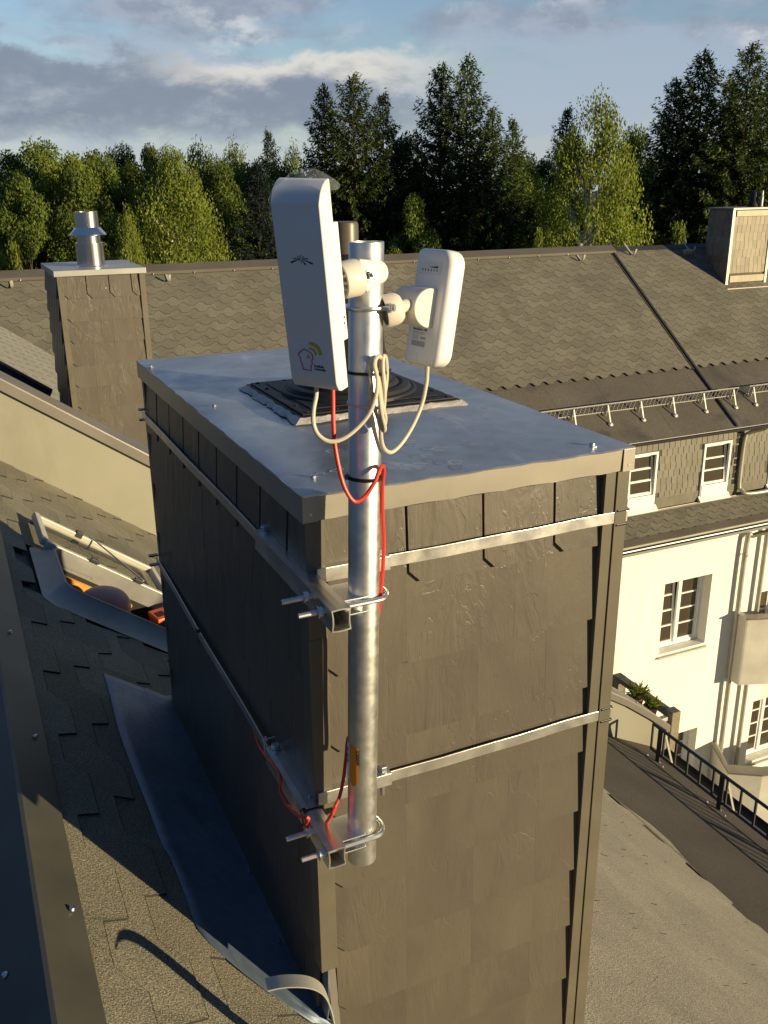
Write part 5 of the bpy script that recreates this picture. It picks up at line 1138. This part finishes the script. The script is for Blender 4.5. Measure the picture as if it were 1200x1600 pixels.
def leafy_mesh(seed, h=14.0, R=3.6, z0=.30, kind='oak', clumps=62, per=640, leaf=.10):
    q = random.Random(seed); lf = MB(); tr = MB()
    tr.tube([(0, 0, 0), (.1, .05, h*.25), (0, .1, h*.5), (.05, 0, h*.86)], [.30, .24, .15, .02], 8)
    cc = V((0, 0, h*(z0+1)/2)); rz = h*(1-z0)/2
    for c in range(clumps):
        while True:
            p = V((q.uniform(-1, 1), q.uniform(-1, 1), q.uniform(-.7, 1)))
            if .35 < p.length < 1: break
        p *= (1/p.length)**.4
        w_ = 1-(.22 if kind != 'birch' else .5)*max(0, p.z)**2
        cr_ = R*q.uniform(.17, .33)
        ctr = cc+V((p.x*R*w_*.90, p.y*R*w_*.90, p.z*(rz-cr_*.6)))
        tr.tube([(0, 0, max(h*.2, ctr.z-abs(ctr.xy.length)*.9)), ctr*.55+V((0, 0, ctr.z*.42)), ctr], [.07, .045, .012], 3, cap=False)
        fl_ = .72 if kind != 'birch' else 1.0
        for i in range(int(per*(cr_/R/.25)**2)):
            v = V((q.gauss(0, 1), q.gauss(0, 1), q.gauss(0, 1))).normalized()*(q.random()**.5)
            pp = ctr+V((v.x*cr_, v.y*cr_, v.z*cr_*fl_-(cr_*.5*v.xy.length**2 if kind == 'birch' else 0)))
            n_ = (v*.9+V((q.gauss(0, .34), q.gauss(0, .34), q.gauss(0, .34)+.25))).normalized()
            d = (V((q.gauss(0, .5), q.gauss(0, .5), -1.0 if kind == 'birch' else q.gauss(-.2, .5)))).normalized(); sd = n_.cross(d)
            if sd.length < .05: sd = n_.orthogonal()
            l_ = leaf*q.uniform(.7, 1.35); put(lf, pp, d, sd.normalized(), l_*(.7 if kind == 'birch' else .95), l_*1.2)
    if kind == 'birch':                    # hanging curtains of twigs
        for c in range(int(clumps*3)):
            a_ = q.uniform(0, 6.28); zz = q.uniform(.45, 1.0); rr_ = R*(1-.72*(max(0, zz-.45)/.55)**1.5)*q.uniform(.6, 1.02); top = V((cos(a_)*rr_, sin(a_)*rr_, h*zz*.985)); n_ = int(q.uniform(24, 52))
            for i in range(n_):
                pp = top+V((q.gauss(0, .10), q.gauss(0, .10), -i*.045)); d = V((q.gauss(0, .45), q.gauss(0, .45), -1)).normalized(); sd = d.cross(V((q.gauss(0, 1), q.gauss(0, 1), .2))).normalized(); l_ = leaf*q.uniform(.7, 1.2); put(lf, pp, d, sd, l_*.65, l_)
    return tr, lf
def kind_make(name, meshes, lm, bm_):
    tr, lf = meshes; r = bpy.data.objects.new(name, None); COL.objects.link(r); ORG[r.name] = V((0, 0, 0)); tr.build('trunk', bm_, r, smooth=True); lf.build('crown', lm, r); return r
KIND = {
 's1': (kind_make('spruce_tree', spruce_mesh(1, R=4.3), leaf_spruce, bark), 18.0, 2.6), 's2': (kind_make('spruce_tree', spruce_mesh(2, R=4.8), leaf_spruce, bark), 18.0, 2.9), 's3': (kind_make('spruce_tree', spruce_mesh(3, R=3.8), leaf_spruce, bark), 18.0, 2.3),
 'sb': (kind_make('spruce_tree', spruce_mesh(5, R=4.2), leaf_blue, bark), 18.0, 2.5),
 'd1': (kind_make('broadleaf_tree', leafy_mesh(11), leaf_oak, bark), 14.0, 3.2), 'd2': (kind_make('broadleaf_tree', leafy_mesh(12, R=3.2, clumps=56), leaf_oak, bark), 14.0, 2.8), 'd3': (kind_make('broadleaf_tree', leafy_mesh(15, R=3.3, z0=.25, clumps=66), leaf_birch, bark), 14.0, 2.9),
 'b1': (kind_make('birch_tree', leafy_mesh(21, R=2.6, z0=.28, kind='birch', clumps=84, per=300, leaf=.095), leaf_birch, bark_w), 14.0, 2.4), 'b2': (kind_make('birch_tree', leafy_mesh(22, R=3.4, z0=.2, kind='birch', clumps=100, per=320, leaf=.095), leaf_birch, bark_w), 14.0, 3.1),
 'u1': (kind_make('bushy_tree', leafy_mesh(31, h=9, R=2.4, z0=.2, clumps=50, per=420, leaf=.095), leaf_bush, bark), 9.0, 2.3)}
used = set()
def tree(kind, px, ytop, dist, rpx, label, rz=0):
    root, h0, R0 = KIND[kind]; r = ray(px, ytop); P = r*dist
    if kind in used:
        c = root.copy(); COL.objects.link(c)
        for ch_ in root.children: d = ch_.copy(); COL.objects.link(d); d.parent = c
    else: c = root; used.add(kind)
    sz_ = (P.z-GZ)/h0; sr = rpx*dist/FPX/R0
    c.location = (P.x, P.y, GZ); c.scale = (sr, sr, sz_); c.rotation_euler = (0, 0, rz or (px*.37) % 6.28)
    c['label'] = label; c['category'] = 'tree'
    c['group'] = {'s': 'spruces behind the far roof', 'd': 'broadleaf trees behind the far roof', 'b': 'birches behind the far roof', 'u': 'bushy trees just behind the far ridge'}[kind[0]]
T_ = [
 ('s1', 506, 138, 37, 66, 'leftmost spruce of the tall dark group above the large antenna'),
 ('s2', 552, 120, 36, 92, 'broad spruce directly above the black flue terminal'),
 ('s3', 598, 150, 37.5, 62, 'narrower spruce just right of the broad one above the mast'),
 ('d2', 628, 205, 39, 62, 'dark rounded tree filling the dip between the two tall spruce groups'),
 ('s2', 690, 104, 37, 80, 'tall spruce above the small antenna, left one of the twin tops'),
 ('s1', 731, 94, 36, 78, 'tallest middle spruce, right one of the twin tops above the small antenna'),
 ('s3', 770, 172, 36, 62, 'lower spruce with a thin top right of the twin topped pair'),
 ('s3', 802, 190, 37, 55, 'shortest spruce at the right end of the middle group'),
 ('d3', 822, 220, 39, 52, 'yellow green rounded tree at the right shoulder of the middle spruces'),
 ('s3', 887, 172, 39, 52, 'single spruce tip showing just left of the tall birch'),
 ('d2', 850, 242, 41, 50, 'dark round tree in the gap between middle spruces and tall birch'),
 ('b1', 932, 134, 33, 92, 'tall slender birch standing in front of the right hand spruces'),
 ('d1', 990, 185, 41, 60, 'dark broadleaf tree between the tall birch and the right hand spruces'),
 ('s2', 1058, 126, 37, 88, 'left spruce of the right hand group, its top lower than its neighbour'),
 ('s1', 1102, 86, 36, 96, 'tall spruce right of the birch, first high peak of the right group'),
 ('s3', 1145, 128, 38, 70, 'slim spruce in the notch between the two right hand peaks'),
 ('s2', 1176, 72, 35, 96, 'tallest spruce at the right edge of the photo'),
 ('s1', 1222, 84, 36, 90, 'spruce cut off by the right edge of the photo'),
 ('d1', 68, 206, 40, 92, 'large rounded tree highest at the far left'),
 ('d2', 8, 232, 41, 70, 'dark tree cut off by the left edge of the photo'),
 ('d3', 134, 218, 42, 66, 'olive tree right of the large rounded one at the far left'),
 ('d1', 186, 214, 44, 56, 'dark green crown above the right side of the steel flue'),
 ('d2', 226, 222, 45, 52, 'small dark crown behind the big front birch, its left side'),
 ('d1', 262, 218, 46, 50, 'dark crown peeking over the top of the big front birch'),
 ('b1', 312, 214, 43, 60, 'birch crown behind the right shoulder of the big front birch'),
 ('b1', 364, 214, 44, 58, 'pale birch left of the small lone conifer tip'),
 ('s3', 419, 208, 42, 40, 'small lone conifer tip left of the large antenna'),
 ('b1', 458, 218, 42, 46, 'pale birch between the lone conifer tip and the tall spruces'),
 ('b2', 268, 234, 31, 108, 'big sunlit birch in front, between left chimney and large antenna'),
 ('b2', 196, 318, 30, 44, 'low sunlit birch beside the steel flue pipe'),
 ('sb', 402, 256, 35, 58, 'bluish dark spruce in the shade left of the large antenna'),
 ('d1', 110, 250, 38, 74, 'shaded green tree behind the steel flue pipe'),
 ('d2', 30, 270, 37, 64, 'shaded tree at the left edge under the rounded crowns'),
 ('d2', 340, 250, 37, 60, 'shaded tree just right of the big front birch'),
 ('d1', 470, 262, 40, 66, 'shaded tree half hidden behind the large antenna'),
 ('d3', 98, 226, 39, 70, 'yellow green rounded crown just left of the steel flue pipe'),
 ('d1', 158, 232, 40, 66, 'mid green rounded crown just right of the steel flue pipe'),
 ('d3', 214, 236, 41, 62, 'yellow green crown touching the left flank of the big front birch'),
 ('d1', 326, 232, 38, 66, 'mid green rounded crown at the right flank of the big front birch'),
 ('d3', 382, 236, 40, 60, 'yellow green crown just left of the bluish spruce'),
 ('d1', 440, 240, 38, 60, 'mid green rounded crown left of the top of the large antenna'),
 ('u1', 16, 356, 27, 48, 'bright bush rising behind the ridge at the left edge'),
 ('u1', 846, 340, 30, 36, 'small bright bush behind the ridge right of the small antenna'),
 ('u1', 1062, 330, 30, 52, 'bright green bush behind the ridge left of the right hand chimney'),
 ('d2', 640, 300, 36, 60, 'low dark tree behind the mast top under the spruces'),
 ('d1', 860, 290, 37, 66, 'low dark tree left of the birch foot'),
 ('d2', 1010, 270, 38, 66, 'low dark tree right of the birch foot'),
 ('d1', 740, 300, 40, 80, 'low dark tree under the twin topped spruces'),
 ('d1', 1130, 260, 40, 90, 'low dark tree in the shade of the right hand spruces'),
]
for i, a_ in enumerate(T_): tree(*a_, rz=i*1.7)
q = random.Random(99); m = MB()
for i in range(9000):      # far wood that closes the gaps between the nearer trunks
    x = q.uniform(-30, 75); y = 62+q.uniform(-3, 5)-.25*x; zt_ = -1.2+1.6*sin(x*.31)+1.1*sin(x*.83+1); z = GZ+(zt_-GZ)*q.random()**.6
    put(m, V((x, y, z)), V((q.gauss(0, .5), q.gauss(0, .5), -1)).normalized(), V((q.gauss(0, 1), q.gauss(0, 1), q.gauss(0, .3))).normalized(), .9, 1.3, .4)
wd = m.build('distant_wood', leaf_oak); wd['kind'] = 'stuff'; wd['label'] = 'dark far wood closing the gaps between the trees'; wd['category'] = 'wood'
